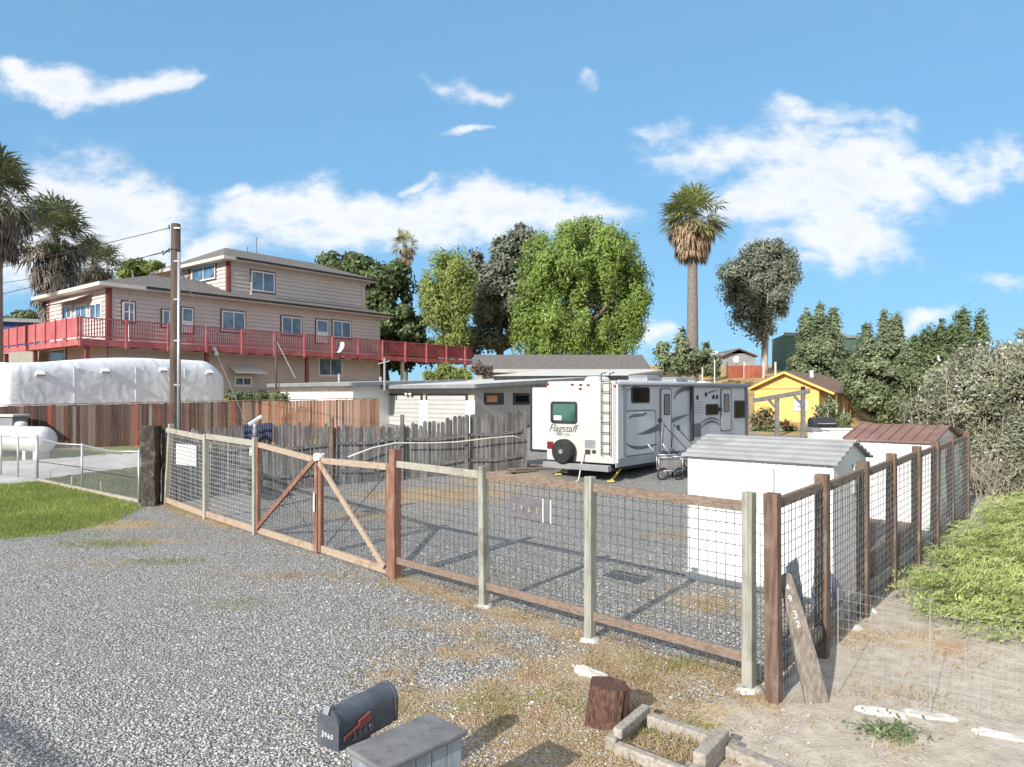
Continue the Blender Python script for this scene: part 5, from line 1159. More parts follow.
mb = MB(); mb.lathe(o0+axd*1.5+Z3(tr-.05), [(.2, 0), (.2, .14), (.14, .2), (.02, .22)], 14); mb.build('dome_lid', M['tank'], t, True)
pb = W(8, 446, 27); t = thing('utility_box', 'low pale box with overhanging lid behind the propane tank', 'box', gp(pb.x, pb.y))
zb = T(pb.x, pb.y); MB().box(Vector((pb.x-.3, pb.y, zb+.65)), 1.5, .8, 1.4).build('cabinet', M['far_grey'], t, bevel=.02); MB().box(Vector((pb.x-.3, pb.y, zb+1.40)), 1.65, .95, .09).build('lid', M['tank'], t, bevel=.02)
# chain link fence on the left
cl = [G(139, 503), G(82, 490), G(37, 481), G(18, 478), G(1, 476)]; cl2 = G(-60, 470)
t = thing('chain_link_fence', 'galvanised chain link fence beside the green lawn corner', 'fence', cl[1])
hh = [1.35, 1.30, 1.35, 1.28, 1.28]; rr = [.03, .03, .045, .026, .026]
for p, h_, r_ in zip(cl, hh, rr):
    MB().tube([p-Z3(.1), p+Z3(h_)], r_, 8).build('post', M['steel'], t, True)
for i in range(len(cl)-1):
    a, b = cl[i], cl[i+1]; mid = (a+b)/2+Z3(1.25-(.06 if i < 2 else 0)); MB().tube([a+Z3(hh[i]-.05), mid, b+Z3(hh[i+1]-.05)], .022, 6).build('top_rail', M['steel'], t, True)
    L_ = (b-a).length; n_ = int(L_/.085); mb = MB(); hgt = 1.22
    for k in range(-int(hgt/.085), n_+1):
        for sg_ in (1, -1):
            s0, s1 = (k*.085, k*.085+hgt) if sg_ == 1 else (k*.085+hgt, k*.085); z0, z1 = .03, .03+hgt
            # clip to the panel
            if s0 > s1: s0, s1, z0, z1 = s1, s0, z1, z0
            if s1 < 0 or s0 > L_: continue
            if s0 < 0: z0 += (z1-z0)*(-s0)/(s1-s0); s0 = 0
            if s1 > L_: z1 = z0+(z1-z0)*(L_-s0)/(s1-s0); s1 = L_
            d = (b-a)/L_; mb.tube([a+d*s0+Z3(z0), a+d*s1+Z3(z1)], .0026, 3, False)
    mb.build('mesh', M['wire_light'], t)
for i in range(2):
    a, b = cl[i], cl[i+1]; MB().tube([a+Z3(.62), b+Z3(.58)], .012, 5).build('brace_rod', M['dark_metal'], t)
MB().beam(cl[0]+Z3(.05), cl[2]+Z3(.04), .06, .08).build('kickboard', M['timber'], t)
for i, (px, py) in enumerate(((50, 482), (72, 489), (101, 494))):
    p = G(px, py); tag(MB().tube([p-Z3(.1), p+Z3(.34)], .02, 5).build('stake', M['rail_grey'], None, True), ['short pale stake nearest the tall chain link post', 'short pale stake in the middle behind the chain link fence', 'short pale stake nearest the dark block post'][i], 'stake', 'short stakes along the chain link fence')

# ------------------------------------------------------------------ utility pole, wires
pp = Vector((-10.2, 21.5, 0)); pz = T(pp.x, pp.y); topz = zat(224, 21.5)
t = thing('utility_pole', 'brown wooden utility pole with grey metal conduit behind the grey fence', 'utility pole', (pp.x, pp.y, pz))
MB().tube([pp+Z3(pz-.3), pp+Z3(pz+3), pp+Vector((.02, 0, topz))], [.165, .155, .135], 14).build('pole', M['pole'], t, True)
MB().tube([pp+Vector((.15, -.12, pz)), pp+Vector((.17, -.12, zat(253, 21.5)))], .045, 8).build('conduit', M['steel'], t, True)
mb = MB(); mb.tube([pp+Vector((.15, -.12, zat(253, 21.5))), pp+Vector((.1, -.13, zat(250, 21.5))), pp+Vector((-.12, -.14, zat(250, 21.5))), pp+Vector((-.3, -.14, zat(256, 21.5))), pp+Vector((-.33, -.1, zat(251, 21.5)))], .016, 5); mb.build('service_loop', M['black'], t, True)
for z in (227, 250): MB().lathe(pp+Vector((-.19, -.02, zat(z, 21.5)-.06)), [(.035, 0), (.05, .04), (.03, .07), (.05, .1), (.02, .13)], 10).build('insulator', M['metal_grey'], t, True)
mb = MB()
for z in (229, 262, 300, 341, 385): mb.box(pp+Vector((.12, -.13, zat(z, 21.5))), .18, .05, .05)
mb.build('strap', M['metal_grey'], t)
def wire(p, q_, sag, r, label, name='power_line', m='black'):
    pts = [p.lerp(q_, k/24)-Z3(4*sag*(k/24)*(1-k/24)) for k in range(25)]; return tag(MB().tube(pts, r, 5).build(name, M[m], None, True), label, 'wire')
a1 = pp+Vector((-.19, 0, zat(228, 21.5))); a2 = pp+Vector((-.19, 0, zat(250, 21.5)))
def far(px, py, Y): return W(px, py, Y)
wire(a1, far(-260, 318, 26), .15, .011, 'uppermost overhead wire running left from the utility pole top')
wire(a2, far(-260, 338, 26), .35, .011, 'second overhead wire running left from below the pole top')
wire(a2+Z3(-.05), far(-260, 300, 34), .55, .009, 'slack lower overhead wire running left from the utility pole')
wire(pp+Vector((.12, -.1, zat(263, 21.5))), G(262, 462)+Z3(.1), 0, .012, 'taut guy wire slanting from the utility pole down behind the grey fence', 'guy_wire', 'wire_light')
gw0, gw1 = pp+Vector((.12, -.1, zat(263, 21.5))), G(262, 462)+Z3(.1); c = gw0.lerp(gw1, .42); d = (gw1-gw0).normalized()
tag(MB().lathe(c-d*.14, [(.03, 0), (.06, .05), (.035, .1), (.06, .2), (.07, .24), (.03, .28)], 10, d).build('guy_insulator', M['sign_white'], None, True), 'pale insulator strung on the slanting guy wire', 'insulator')
c0_ = Vector((-12.05, -4.65, 7)); cd_ = Vector((.8, -.6, 0))
tag(MB().tube([c0_-cd_*14-Z3(.0), c0_-Z3(.15), c0_+cd_*14], .05, 6).build('overhead_cable', M['black'], None, True), 'thick overhead cable behind the camera whose shadow crosses the gravel', 'wire')
# thin service mast in front of the house
sm_ = W(276, 400, 36.5); t = thing('service_mast', 'thin brown steel mast in front of the house with a slanting stay', 'mast', (sm_.x, sm_.y, T(sm_.x, sm_.y)))
MB().tube([Vector((sm_.x, sm_.y, T(sm_.x, sm_.y))), Vector((sm_.x, sm_.y, zat(333, 36.5)))], .06, 8).build('mast', M['pole'], t, True)
MB().tube([Vector((sm_.x, sm_.y, zat(340, 36.5))), Vector((sm_.x+1.0, sm_.y, zat(378, 36.5)))], .02, 5).build('stay', M['wire_light'], t)

# ------------------------------------------------------------------ yellow house, pergola, barbecue, hill things
YK = Vector((17.3, 40, 0)); yz0, yze, yzp = 1.0, 3.22, 4.05; yw, yl = 3.65, 7.0
t = thing('yellow_cottage', 'small yellow gabled cottage with brown shingle roof and white window', 'house', (YK.x, YK.y, T(YK.x, YK.y)))
q = lambda v, u, z: YK+hv*v+hu*u+Z3(z)
mb = MB(); mb.poly(q(yw, 0, yz0-.3), q(0, 0, yz0-.3), q(0, 0, yze), q(yw/2, 0, yzp), q(yw, 0, yze)); mb.poly(q(0, 0, yz0-.3), q(0, yl, yz0-.3), q(0, yl, yze), q(0, 0, yze)); mb.poly(q(0, yl, yz0-.3), q(yw, yl, yz0-.3), q(yw, yl, yze), q(yw/2, yl, yzp), q(0, yl, yze)); mb.poly(q(yw, yl, yz0-.3), q(yw, 0, yz0-.3), q(yw, 0, yze), q(yw, yl, yze))
wl = mb.build('walls', M['yellow'], t)
MB().beam(q(0, -.02, yze-.05), q(yw, -.02, yze-.05), .03, .05).build('belt_trim', M['orange_wood'], t)
dz = (yzp-yze)/(yw/2); ov = .35; mb = MB()
for sgn in (0, 1):
    e = -ov-(.55 if sgn == 0 else 0) if sgn == 0 else yw+ov
    zz = yzp-dz*abs(yw/2-e)+.03; mb.prism([q(e, -.35, zz), q(yw/2, -.35, yzp+.03), q(yw/2, yl+.3, yzp+.03), q(e, yl+.3, zz)], Z3(.10))
rf = mb.build('roof', M['brown_roof'], t)
mb = MB()
for e in (-ov-.55, yw+ov): mb.beam(q(e, -.37, yzp-dz*abs(yw/2-e)+.05), q(yw/2, -.37, yzp+.05), .04, .12)
mb.build('bargeboard', M['yellow'], rf)
MB().lathe(q(yw/2-.7, 2.6, yzp-.2), [(.12, 0), (.12, .35), (.16, .36), (.16, .42)], 10).build('vent_cap', M['sign_white'], rf)
for px0, px1, py0, py1 in ((794.5, 807.5, 399.5, 411),):
    v1, v0 = [on_face((YK.x, YK.y), (hv.x, hv.y), p) for p in (px0, px1)]; Y_ = YK.y+hv.y*(v0+v1)/2; z1_, z0_ = zat(py0, Y_), zat(py1, Y_)
    w = MB().prism([q(v0, -.01, z0_), q(v1, -.01, z0_), q(v1, -.01, z1_), q(v0, -.01, z1_)], -hu*.06).build('window', M['white'], t)
    MB().prism([q(v0+.2, -.03, z0_+.2), q(v1-.2, -.03, z0_+.2), q(v1-.2, -.03, (z0_+z1_)/2), q(v0+.2, -.03, (z0_+z1_)/2)], -hu*.05).build('pane', M['far_grey'], w)
for u in (.6, 2.1, 3.6, 5.0): MB().beam(q(-.75, u, yz0-.3), q(-.75, u, yze-.3), .1, .1).build('porch_post', M['orange_wood'] if u > 3 else M['eave'], t)
MB().prism([q(-.01, 1.0, yz0), q(-.01, 1.9, yz0), q(-.01, 1.9, yze-.25), q(-.01, 1.0, yze-.25)], -hv*.05).build('door', M['white'], t)
# pergola
t = thing('pergola', 'grey wooden pergola frame with two braced posts in front of the yellow cottage', 'pergola', gp(12.3, 33))
pA, pB = W(777, 396, 33), W(803, 392, 31.6); 
for p in (pA, pB): MB().beam(gp(p.x, p.y, -.1), Vector((p.x, p.y, p.z)), .17, .17).build('post', M['pergola'], t, bevel=.01)
d = (pB-pA).normalized(); MB().beam(pA-d*1.5+Z3(-.05), pB+d*.35+Z3(.0), .12, .2).build('beam', M['pergola'], t, bevel=.01)
mb = MB()
for p in (pA, pB): mb.beam(p+Z3(-.6), p-d*.5+Z3(-.15), .09, .1)
mb.build('brace', M['pergola'], t)
MB().box(pB+Z3(.17), .16, .16, .16).build('bracket', M['dark_metal'], t, bevel=.02)
# barbecue and white counter
bc = W(822, 440, 27.5); t = thing('barbecue', 'dark lidded barbecue standing behind the near shed roof', 'barbecue', gp(bc.x, bc.y)); zg = T(bc.x, bc.y)
mb = MB(); rings = []
for k in range(7):
    a = math.pi*k/6*.62+.15; rings.append((math.cos(a)*.32, math.sin(a)*.34))
pl = [Vector((bc.x-.42, bc.y-.28+y*.0, 0)) for y in (0,)]
lp = [Vector((bc.x-.44, bc.y+.30-.62*i/6, zg+.92+.36*math.sin(math.pi*(.22+.70*i/6)))) for i in range(7)]; lp = [Vector((bc.x-.44, bc.y+.30, zg+.9))]+lp+[Vector((bc.x-.44, bc.y-.32, zg+.9))]
mb.prism(lp, Vector((.88, 0, 0))); mb.build('lid', M['dark_metal'], t, bevel=.01); MB().tube([Vector((bc.x-.34, bc.y-.40, zg+1.05)), Vector((bc.x+.34, bc.y-.40, zg+1.05))], .02, 6).build('handle', M['steel'], t)
MB().box((bc.x, bc.y, zg+.82), 1.0, .6, .16).build('firebox', M['metal_grey'], t, bevel=.01); MB().box((bc.x, bc.y, zg+.37), .9, .55, .74).build('cart', M['white'], t, bevel=.01)
b2 = W(845, 440, 26.5); t = thing('counter', 'white outdoor counter beside the dark barbecue', 'counter', gp(b2.x, b2.y)); zg = T(b2.x, b2.y)
MB().box((b2.x, b2.y, zg+.93), 1.5, .75, .06).build('top', M['shed_white'], t, bevel=.01); MB().box((b2.x, b2.y, zg+.45), 1.4, .65, .9).build('base', M['shed_white'], t, bevel=.01)
# red board fence on the hill
a, b = W(725, 372, 66), W(765, 370, 68)
t = thing('red_fence', 'red brown board fence on the grassy hill behind the trailer', 'fence', gp(a.x, a.y))
for (px0, px1) in ((727, 743.5), (744.5, 763)):
    p, q_ = W(px0, 378, 66), W(px1, 378, 67); n_ = 14; mb = MB()
    for k in range(n_):
        c = p.lerp(q_, (k+.5)/n_); zt = zat(365.5, c.y); zb = min(T(c.x, c.y), zat(379, c.y)); mb.box((c.x, c.y, (zt+zb)/2), (q_-p).length/n_-.01, .05, zt-zb)
    mb.build('boards', M['red_fence'], t)
for px in (727, 744, 763, 775): p = W(px, 378, 66.5); zb = T(p.x, p.y); MB().beam((p.x, p.y-.08, zb-.5), (p.x, p.y-.08, zat(362, 66.5)), .14, .14).build('post', M['eave'], t)
t = thing('small_antenna_post', 'thin pale pole standing left of the red hill fence', 'pole', W(698+3, 378, 55)); p = W(702.5, 380, 55); MB().tube([Vector((p.x, p.y, T(p.x, p.y)-.5)), Vector((p.x, p.y, zat(361, 55)))], .06, 6).build('pole', M['eave'], t)
# far grey house with dish
p = W(738, 362, 95); t = thing('far_house', 'distant grey house with gabled roof on the hilltop', 'house', (p.x, p.y, T(p.x, p.y)))
z0 = T(p.x, p.y)-1.5; mb = MB(); mb.box((p.x, p.y+3, (z0+zat(353.5, 95))/2), 2.2*2.1, 6, zat(353.5, 95)-z0); mb.build('walls', M['far_grey'], t)
mb = MB(); x_ = lambda px: (px-CX)/F*95
mb.prism([(x_(720), 94.4, zat(357, 95)), (x_(738), 94.4, zat(349.5, 95)), (x_(757), 94.4, zat(357, 95)), (x_(757), 94.4, zat(356, 95)), (x_(738), 94.4, zat(348.2, 95)), (x_(720), 94.4, zat(356, 95))], (0, 9, 0)); mb.build('roof', M['roof'], t)
mb = MB(); mb.prism([(x_(680), 99, zat(365, 95)), (x_(724), 99, zat(365, 95)), (x_(724), 99, zat(352.5, 95)), (x_(680), 99, zat(352.5, 95))], (0, 5, 0)); mb.build('wing', M['far_grey'], t)
mb = MB(); mb.prism([(x_(677), 98.4, zat(360, 95)), (x_(727), 98.4, zat(360, 95)), (x_(733), 102, zat(349.5, 95)), (x_(680), 102, zat(349.5, 95))], (0, .1, .25)); mb.build('roof', M['flat_roof'], t)
p = W(736.8, 360, 80); t = thing('satellite_dish', 'large round white satellite dish below the distant grey house', 'dish', (p.x, p.y, T(p.x, p.y)))
MB().lathe(p+Z3(.0), [(.05, 0), (.42, .1), (.44, .12), (.05, .05)], 18, (-.3, -.9, .25)).build('reflector', M['sign_white'], t, True); MB().tube([Vector((p.x, p.y+.1, T(p.x, p.y)-.3)), p+Vector((0, .1, 0))], .06, 6).build('mast', M['metal_grey'], t)
# dark green block behind the right trees
p0, p1 = W(785, 372, 78), W(862, 372, 82); t = thing('green_building', 'flat topped dark green building behind the right hand trees', 'building', gp(p0.x, p0.y))
mb = MB(); d = (p1-p0); zt = zat(334, 78); mb.prism([Vector((p0.x, p0.y, 3)), Vector((p1.x, p1.y, 3)), Vector((p1.x, p1.y, zt)), Vector((p0.x, p0.y, zt))], (1.5, 8, 0)); mb.build('walls', M['teal'], t)
MB().beam(Vector((p0.x-.1, p0.y-.06, zt)), Vector((p1.x+.1, p1.y-.06, zt)), .16, .35).build('parapet', M['far_grey'], t)
# blue building far left
p0, p1 = W(-120, 372, 58), W(40, 372, 62); t = thing('blue_building', 'blue walled building with pale base behind the palms', 'building', gp(p0.x, p0.y)); zt = zat(320, 60)
mb = MB(); mb.prism([Vector((p0.x, p0.y, zat(349, 60))), Vector((p1.x, p1.y, zat(349, 60))), Vector((p1.x, p1.y, zt)), Vector((p0.x, p0.y, zt))], (0, 9, 0)); mb.build('upper_wall', M['blue_wall'], t)
mb = MB(); mb.prism([Vector((p0.x, p0.y-.1, 2)), Vector((p1.x+.2, p1.y-.1, 2)), Vector((p1.x+.2, p1.y-.1, zat(350, 60))), Vector((p0.x, p0.y-.1, zat(350, 60)))], (0, 9, 0)); mb.build('lower_wall', M['beige'], t)
MB().beam(Vector((p0.x, p0.y-.1, zt+.1)), Vector((p1.x+.3, p1.y-.1, zt+.1)), .5, .3).build('roof_edge', M['far_grey'], t)
MB().beam(Vector((p0.x, p0.y-.14, zat(331, 60))), Vector((p1.x, p1.y-.14, zat(331, 60))), .1, .3).build('stripe', M['sign_white'], t)

# ------------------------------------------------------------------ trees
def crown_pts(blobs, Y, n, clump, fill=.35, seed=0, dscale=1.0):
    """blobs: (px, py, rx, ry[, dY]) image-sized ellipsoids at distance Y -> leaf centres in the world, in clumps"""
    r = np.random.default_rng(seed); tot = sum(b[2]*b[3] for b in blobs); out = []; cens = []; nrm_ = []
    for b in blobs:
        px, py, rx, ry = b[:4]; Yb = Y+(b[4] if len(b) > 4 else 0); c = np.array(W(px, py, Yb)); k = Yb/F; R = np.array([rx*k, .5*(rx+ry)*k*dscale if ry < 2.2*rx else rx*k*1.1, ry*k]); cens.append((c, R))
        m = int(n*b[2]*b[3]/tot); nc = max(8, int(4.6*(R[0]*R[2])**.9/(min(clump, .75*R.min())**1.8)))
        d = r.normal(size=(nc, 3)); d /= np.linalg.norm(d, axis=1)[:, None]; rad = np.where(r.random(nc) < fill, r.uniform(.2, .75, nc), r.uniform(.72, 1.0, nc)); rad = rad*np.array([1+.30*mnoise.noise((q_[0]*2.1+px*.1, q_[1]*2.1, q_[2]*2.1+seed)) for q_ in d])
        cl_ = min(clump, .75*R.min()); cc = c+d*np.maximum(R-cl_*.55, R*.5)*rad[:, None]
        cs = cl_*r.uniform(.6, 1.25, nc); i = r.integers(0, nc, m); g = r.normal(size=(m, 3)); nrm_.append(.55*g/np.linalg.norm(g, axis=1)[:, None]+.6*d[i]+.45*r.normal(size=(m, 3))+np.array([0, 0, .25])); g /= np.linalg.norm(g, axis=1)[:, None]; g *= (r.random(m)**.5)[:, None]; out.append(cc[i]+g*cs[i][:, None]*np.array([1, 1, .8]))
    global LEAFN
    LEAFN = np.concatenate(nrm_); return np.concatenate(out), cens
def tree(name, label, cat, px, Y, blobs, n, leaf, lm, trunk=None, clump=.9, droop=0., fill=.35, bark='bark', group=None, seed=1, forks=True, aspect=.45, tw=.25, zoff=0, extra=None):
    X = (px-CX)/F*Y; zb = T(X, Y)+zoff; base = Vector((X, Y, zb)); t = thing(name, label, cat, base, group)
    C, cens = crown_pts(blobs, Y, n, clump, fill, seed)
    if droop > 0:                                # hanging sprays: pull strings of leaves downward
        r = np.random.default_rng(seed+5); C = C+np.stack([np.zeros(len(C)), np.zeros(len(C)), -np.abs(r.normal(size=len(C)))*droop*1.2], 1)
    LN = LEAFN[C[:, 2] > zb+.02]; C = C[C[:, 2] > zb+.02]
    fastmesh('crown', leaf_quads(C, leaf, leaf*aspect, 0, min(droop, .9), LN), 4, lm, None, None, t)
    if trunk:
        r = random.Random(seed); mb = MB(); top = Vector(cens[0][0]) if trunk is True else Vector(trunk)
        mid = base.lerp(top, .45)+Vector((r.uniform(-.2, .2), 0, 0)); mb.tube([base-Z3(.3), base+Z3(.4)+(mid-base)*.1, mid, base.lerp(top, .75), top], [tw*1.25, tw, tw*.8, tw*.6, tw*.3], 9)
        if forks:
            for c, R in cens:
                for k in range(3):
                    st = base.lerp(top, r.uniform(.35, .75)); en = Vector(c)+Vector((r.uniform(-.6, .6)*R[0], r.uniform(-.6, .6)*R[1], r.uniform(-.3, .7)*R[2])); m_ = st.lerp(en, .5)+Vector((r.uniform(-.2, .2), r.uniform(-.2, .2), -.1)); mb.tube([st, m_, en], [tw*.42, tw*.26, tw*.07], 5)
        mb.build('trunk', M[bark], t, True)
    return t
# big bright pepper tree
tree('pepper_tree', 'huge bright green weeping pepper tree rising behind the trailer', 'tree', 578, 62,
     [(575, 262, 62, 46), (598, 250, 48, 34), (548, 262, 36, 40), (622, 285, 30, 42), (575, 318, 60, 34), (530, 320, 24, 36), (625, 322, 22, 26), (536, 290, 28, 34), (585, 226, 30, 14), (610, 240, 26, 18), (638, 290, 15, 26), (560, 345, 44, 16), (610, 346, 30, 12)], 80000, .21, M['pepper'], True, 1.0, .55, .3, 'bark', None, 11, True, .30, .6)
tree('broadleaf_tree', 'tall dark grey-green tree left of the bright pepper tree', 'tree', 500, 66,
     [(500, 270, 26, 34), (522, 236, 14, 20), (492, 300, 24, 40), (512, 300, 24, 40), (478, 265, 10, 24), (508, 248, 18, 22), (490, 335, 28, 20), (470, 345, 16, 14)], 30000, .21, M['euc'], True, 1.0, .15, .3, 'bark', None, 12, True, .5, .4)
tree('weeping_tree', 'lighter yellow-green weeping tree beside the dark grey-green tree', 'tree', 443, 60,
     [(448, 270, 24, 30), (440, 302, 18, 28), (458, 305, 16, 30), (430, 284, 12, 24), (466, 285, 12, 28), (452, 335, 20, 16)], 22000, .20, M['limeleaf'], True, .9, .6, .3, 'bark_pale', None, 13, True, .32, .3)
tree('broadleaf_tree', 'dense dark green broadleaf tree against the right end of the large house', 'tree', 385, 64,
     [(380, 290, 30, 32), (402, 315, 26, 28), (360, 268, 20, 18), (395, 275, 22, 22), (375, 325, 24, 20), (412, 330, 20, 16), (350, 275, 16, 14), (395, 352, 26, 20), (425, 352, 22, 16)], 32000, .24, M['darkleaf'], True, 1.0, .2, .3, 'bark', None, 14, True, .55, .45)
tree('broadleaf_tree', 'grey-green tree top showing above the roof of the large house', 'tree', 345, 84, [(340, 262, 24, 14), (352, 275, 26, 18), (330, 275, 14, 12)], 7000, .34, M['midleaf'], True, 1.1, .1, .3, 'bark', None, 15)
tree('eucalyptus_tree', 'heart-shaped grey eucalyptus with pale trunk standing on the hill', 'tree', 764, 72,
     [(770, 262, 28, 28), (745, 280, 30, 26), (775, 290, 24, 30), (752, 305, 24, 26), (762, 325, 16, 22), (755, 254, 20, 16), (764, 285, 34, 40), (733, 270, 18, 16), (786, 265, 14, 24), (768, 244, 20, 12)], 40000, .20, M['euc'], True, .95, .35, .3, 'bark_pale', None, 16, True, .36, .36)
# a row of bushy spired trees on the right
def spired(label, px, Y, w, top, bot, spires, seed, m, group):
    bl = [(px, bot-(bot-top)*.30, w*1.05, (bot-top)*.30), (px-w*.4, bot-(bot-top)*.42, w*.6, (bot-top)*.34), (px+w*.4, bot-(bot-top)*.42, w*.6, (bot-top)*.34), (px, bot-(bot-top)*.55, w*.75, (bot-top)*.33)]
    for sx, sy in spires: bl.append((sx, (sy+bot-(bot-top)*.45)/2, 10, (bot-(bot-top)*.45-sy)/2)); bl.append((sx, sy+14, 5.5, 17))
    return tree('bushy_tree', label, 'tree', px, Y, bl, 30000, .125, m, True, .5, .15, .3, 'bark', group, seed, True, .42, .16)
grp = 'bushy trees in the row on the right'
spired('grey-green bushy tree with three pointed tops directly behind the yellow cottage', 822, 48, 36, 303, 410, [(806, 306), (820, 302), (833, 306)], 21, M['greyleaf'], grp)
spired('broad dark bushy tree right of the yellow cottage roof, reaching down to the dry slope', 884, 40, 38, 310, 424, [(867, 318), (884, 310), (897, 312)], 22, M['greyleaf'], grp)
spired('bushy tree with the tallest thin spires above the dusty oleander', 952, 44, 40, 303, 430, [(941, 318), (964, 303), (981, 310), (930, 325), (953, 322)], 23, M['midleaf'], grp)
spired('bushy tree in the gap between the two spired trees, mostly hidden', 922, 50, 26, 325, 425, [(915, 330), (925, 328)], 24, M['midleaf'], grp)
# dusty oleander with white blossoms
def bush(name, label, px, Y, blobs, n, leaf, m, seed, clump=.5, flowers=0, group=None, cat='shrub', asp=.3, fl='flower', tw=.05, stems=0, droop=.1):
    t = tree(name, label, cat, px, Y, blobs, n, leaf, m, None, clump, droop, .35, 'bark', group, seed, False, asp)
    if flowers:
        C, _ = crown_pts(blobs, Y-.15, flowers, clump*.9, .1, seed+50); C = C[C[:, 2] > T(C[0, 0], C[0, 1])+.2]; fastmesh('blossoms', leaf_quads(C, leaf*.62, leaf*.45), 4, M[fl], None, None, t)
    if stems:
        r = random.Random(seed); mb = MB(); base = Vector(t.location)
        for k in range(stems):
            b = blobs[r.randrange(len(blobs))]; e = W(b[0]+r.uniform(-1, 1)*b[2], b[1]+r.uniform(-1, .6)*b[3], Y+r.uniform(-.8, .5)); s_ = Vector((base.x+(e.x-base.x)*r.uniform(.4, .75)+r.uniform(-.2, .2), base.y+(e.y-base.y)*.6, 0)); s_.z = T(s_.x, s_.y); mb.tube([s_, s_.lerp(e, .5)+Vector((r.uniform(-.25, .25), r.uniform(-.2, .2), .1)), e], [.022, .016, .006], 4, False)
        mb.build('stems', M['twig'], t)
    return t
bush('oleander', 'large dusty grey oleander with white blossoms at the right edge', 1000, 21.5, [(1000, 385, 46, 54), (1038, 395, 55, 76), (972, 398, 34, 44), (985, 440, 34, 44), (1020, 450, 42, 48), (1012, 352, 24, 24), (1005, 462, 40, 34)], 52000, .085, M['oleander'], 31, .42, 900, None, 'shrub', .28, 'flower', .05, 130)
bush('oleander', 'dusty grey oleander behind the far end of the side fence', 950, 25, [(950, 392, 34, 42), (932, 410, 26, 32), (962, 425, 34, 42), (978, 366, 30, 32), (944, 430, 22, 26)], 28000, .095, M['oleander'], 32, .45, 420, None, 'shrub', .28, 'flower', .05, 60)
bush('oleander', 'low dusty grey-green leafy oleander growth in front of the bare twigs', 1008, 19.3, [(1000, 455, 26, 26), (1030, 440, 34, 40), (985, 468, 18, 24), (1020, 475, 28, 18), (972, 455, 12, 22), (1000, 480, 24, 14)], 27000, .075, M['oleander'], 33, .36, 160, None, 'shrub', .28, 'flower', .05, 60)
# bare twig thicket at the far fence corner
t = thing('twig_thicket', 'bare pale twigs tangled at the far corner of the side fence', 'thicket', gp(12.6, 18.5)); mb = MB(); r = random.Random(8)
for k in range(60):
    px = r.gauss(990, 16); b = W(px, 480, 18.8+r.uniform(-.9, 1.2)); b.z = T(b.x, b.y); h = r.uniform(.5, 1.3); dx, dy = r.gauss(0, .35), r.gauss(0, .35); mb.tube([b, b+Vector((dx*.35, dy*.4, h*.55)), b+Vector((dx*1.2, dy, h))], [.012, .009, .003], 3, False)
    for j in range(2):
        s_ = b+Vector((dx*.5, dy*.5, h*r.uniform(.4, .75))); mb.tube([s_, s_+Vector((r.gauss(0, .3), r.gauss(0, .3), r.uniform(.1, .5)))], [.007, .003], 3, False)
mb.build('twigs', M['twig'], t)
# small trees and shrubs round the yard
tree('young_tree', 'scraggly thin-leaved young tree at the foot of the tall palm', 'tree', 680, 50, [(662, 350, 8, 14), (682, 345, 7, 24), (690, 358, 22, 14), (672, 362, 20, 12), (706, 352, 6, 14), (714, 362, 10, 10)], 5200, .17, M['greyleaf'], W(682, 330, 50), .5, .1, .35, 'bark', None, 41, True, .45, .07)
bush('flowering_bush', 'bush with orange pink blossoms against the yellow cottage wall', 766, 35.5, [(764, 420, 14, 18), (778, 430, 16, 16), (757, 435, 10, 14), (790, 434, 10, 12)], 3600, .10, M['midleaf'], 42, .4, 420, None, 'shrub', .45, 'pinkflower', .05, 14)
bush('porch_shrub', 'loose grey-green shrub beside the cottage porch posts', 832, 36.5, [(830, 408, 9, 14), (842, 416, 12, 10), (820, 412, 6, 10)], 2200, .10, M['greyleaf'], 43, .35, 0, None, 'shrub', .35, 'flower', .05, 10)
bush('clipped_hedge', 'green hedge between the covered camper and the white outbuilding', 255, 35, [(236, 396, 12, 8), (256, 396, 16, 8), (276, 396, 12, 8)], 3600, .12, M['midleaf'], 44, .4)
bush('golden_bush', 'yellow-green rounded bush under the far end of the red deck', 446, 42, [(432, 374, 12, 8), (450, 370, 16, 9), (465, 373, 8, 7)], 4200, .13, M['limeleaf'], 45, .4)
bush('trailing_shrub', 'dry brownish shrub against the grey roofed building wall', 478, 44, [(478, 366, 10, 8), (487, 368, 6, 7)], 1500, .13, M['dead_dark'], 46, .4)
tree('broadleaf_tree', 'olive tree top behind the large house left of its upper storey', 'tree', 140, 75, [(138, 268, 14, 10), (152, 266, 12, 10), (126, 275, 10, 8)], 3600, .30, M['limeleaf'], True, .9, .1, .3, 'bark', None, 47)
tree('broadleaf_tree', 'low dark tree behind the blue building on the left', 'tree', 16, 90, [(18, 317, 18, 8), (2, 322, 12, 8), (30, 320, 10, 7)], 3200, .36, M['midleaf'], True, 1, .1, .3, 'bark', None, 48)
bush('hillside_scrub', 'dry pale scrub on the slope below the red hill fence', 740, 58, [(735, 384, 14, 6), (752, 385, 14, 6)], 1500, .16, M['blade_dry'], 49, .5)
bush('hill_hedge', 'low dark shrubs on the hill above the trailer roof', 700, 56, [(690, 368, 18, 8), (714, 370, 14, 7)], 2600, .17, M['midleaf'], 50, .5)

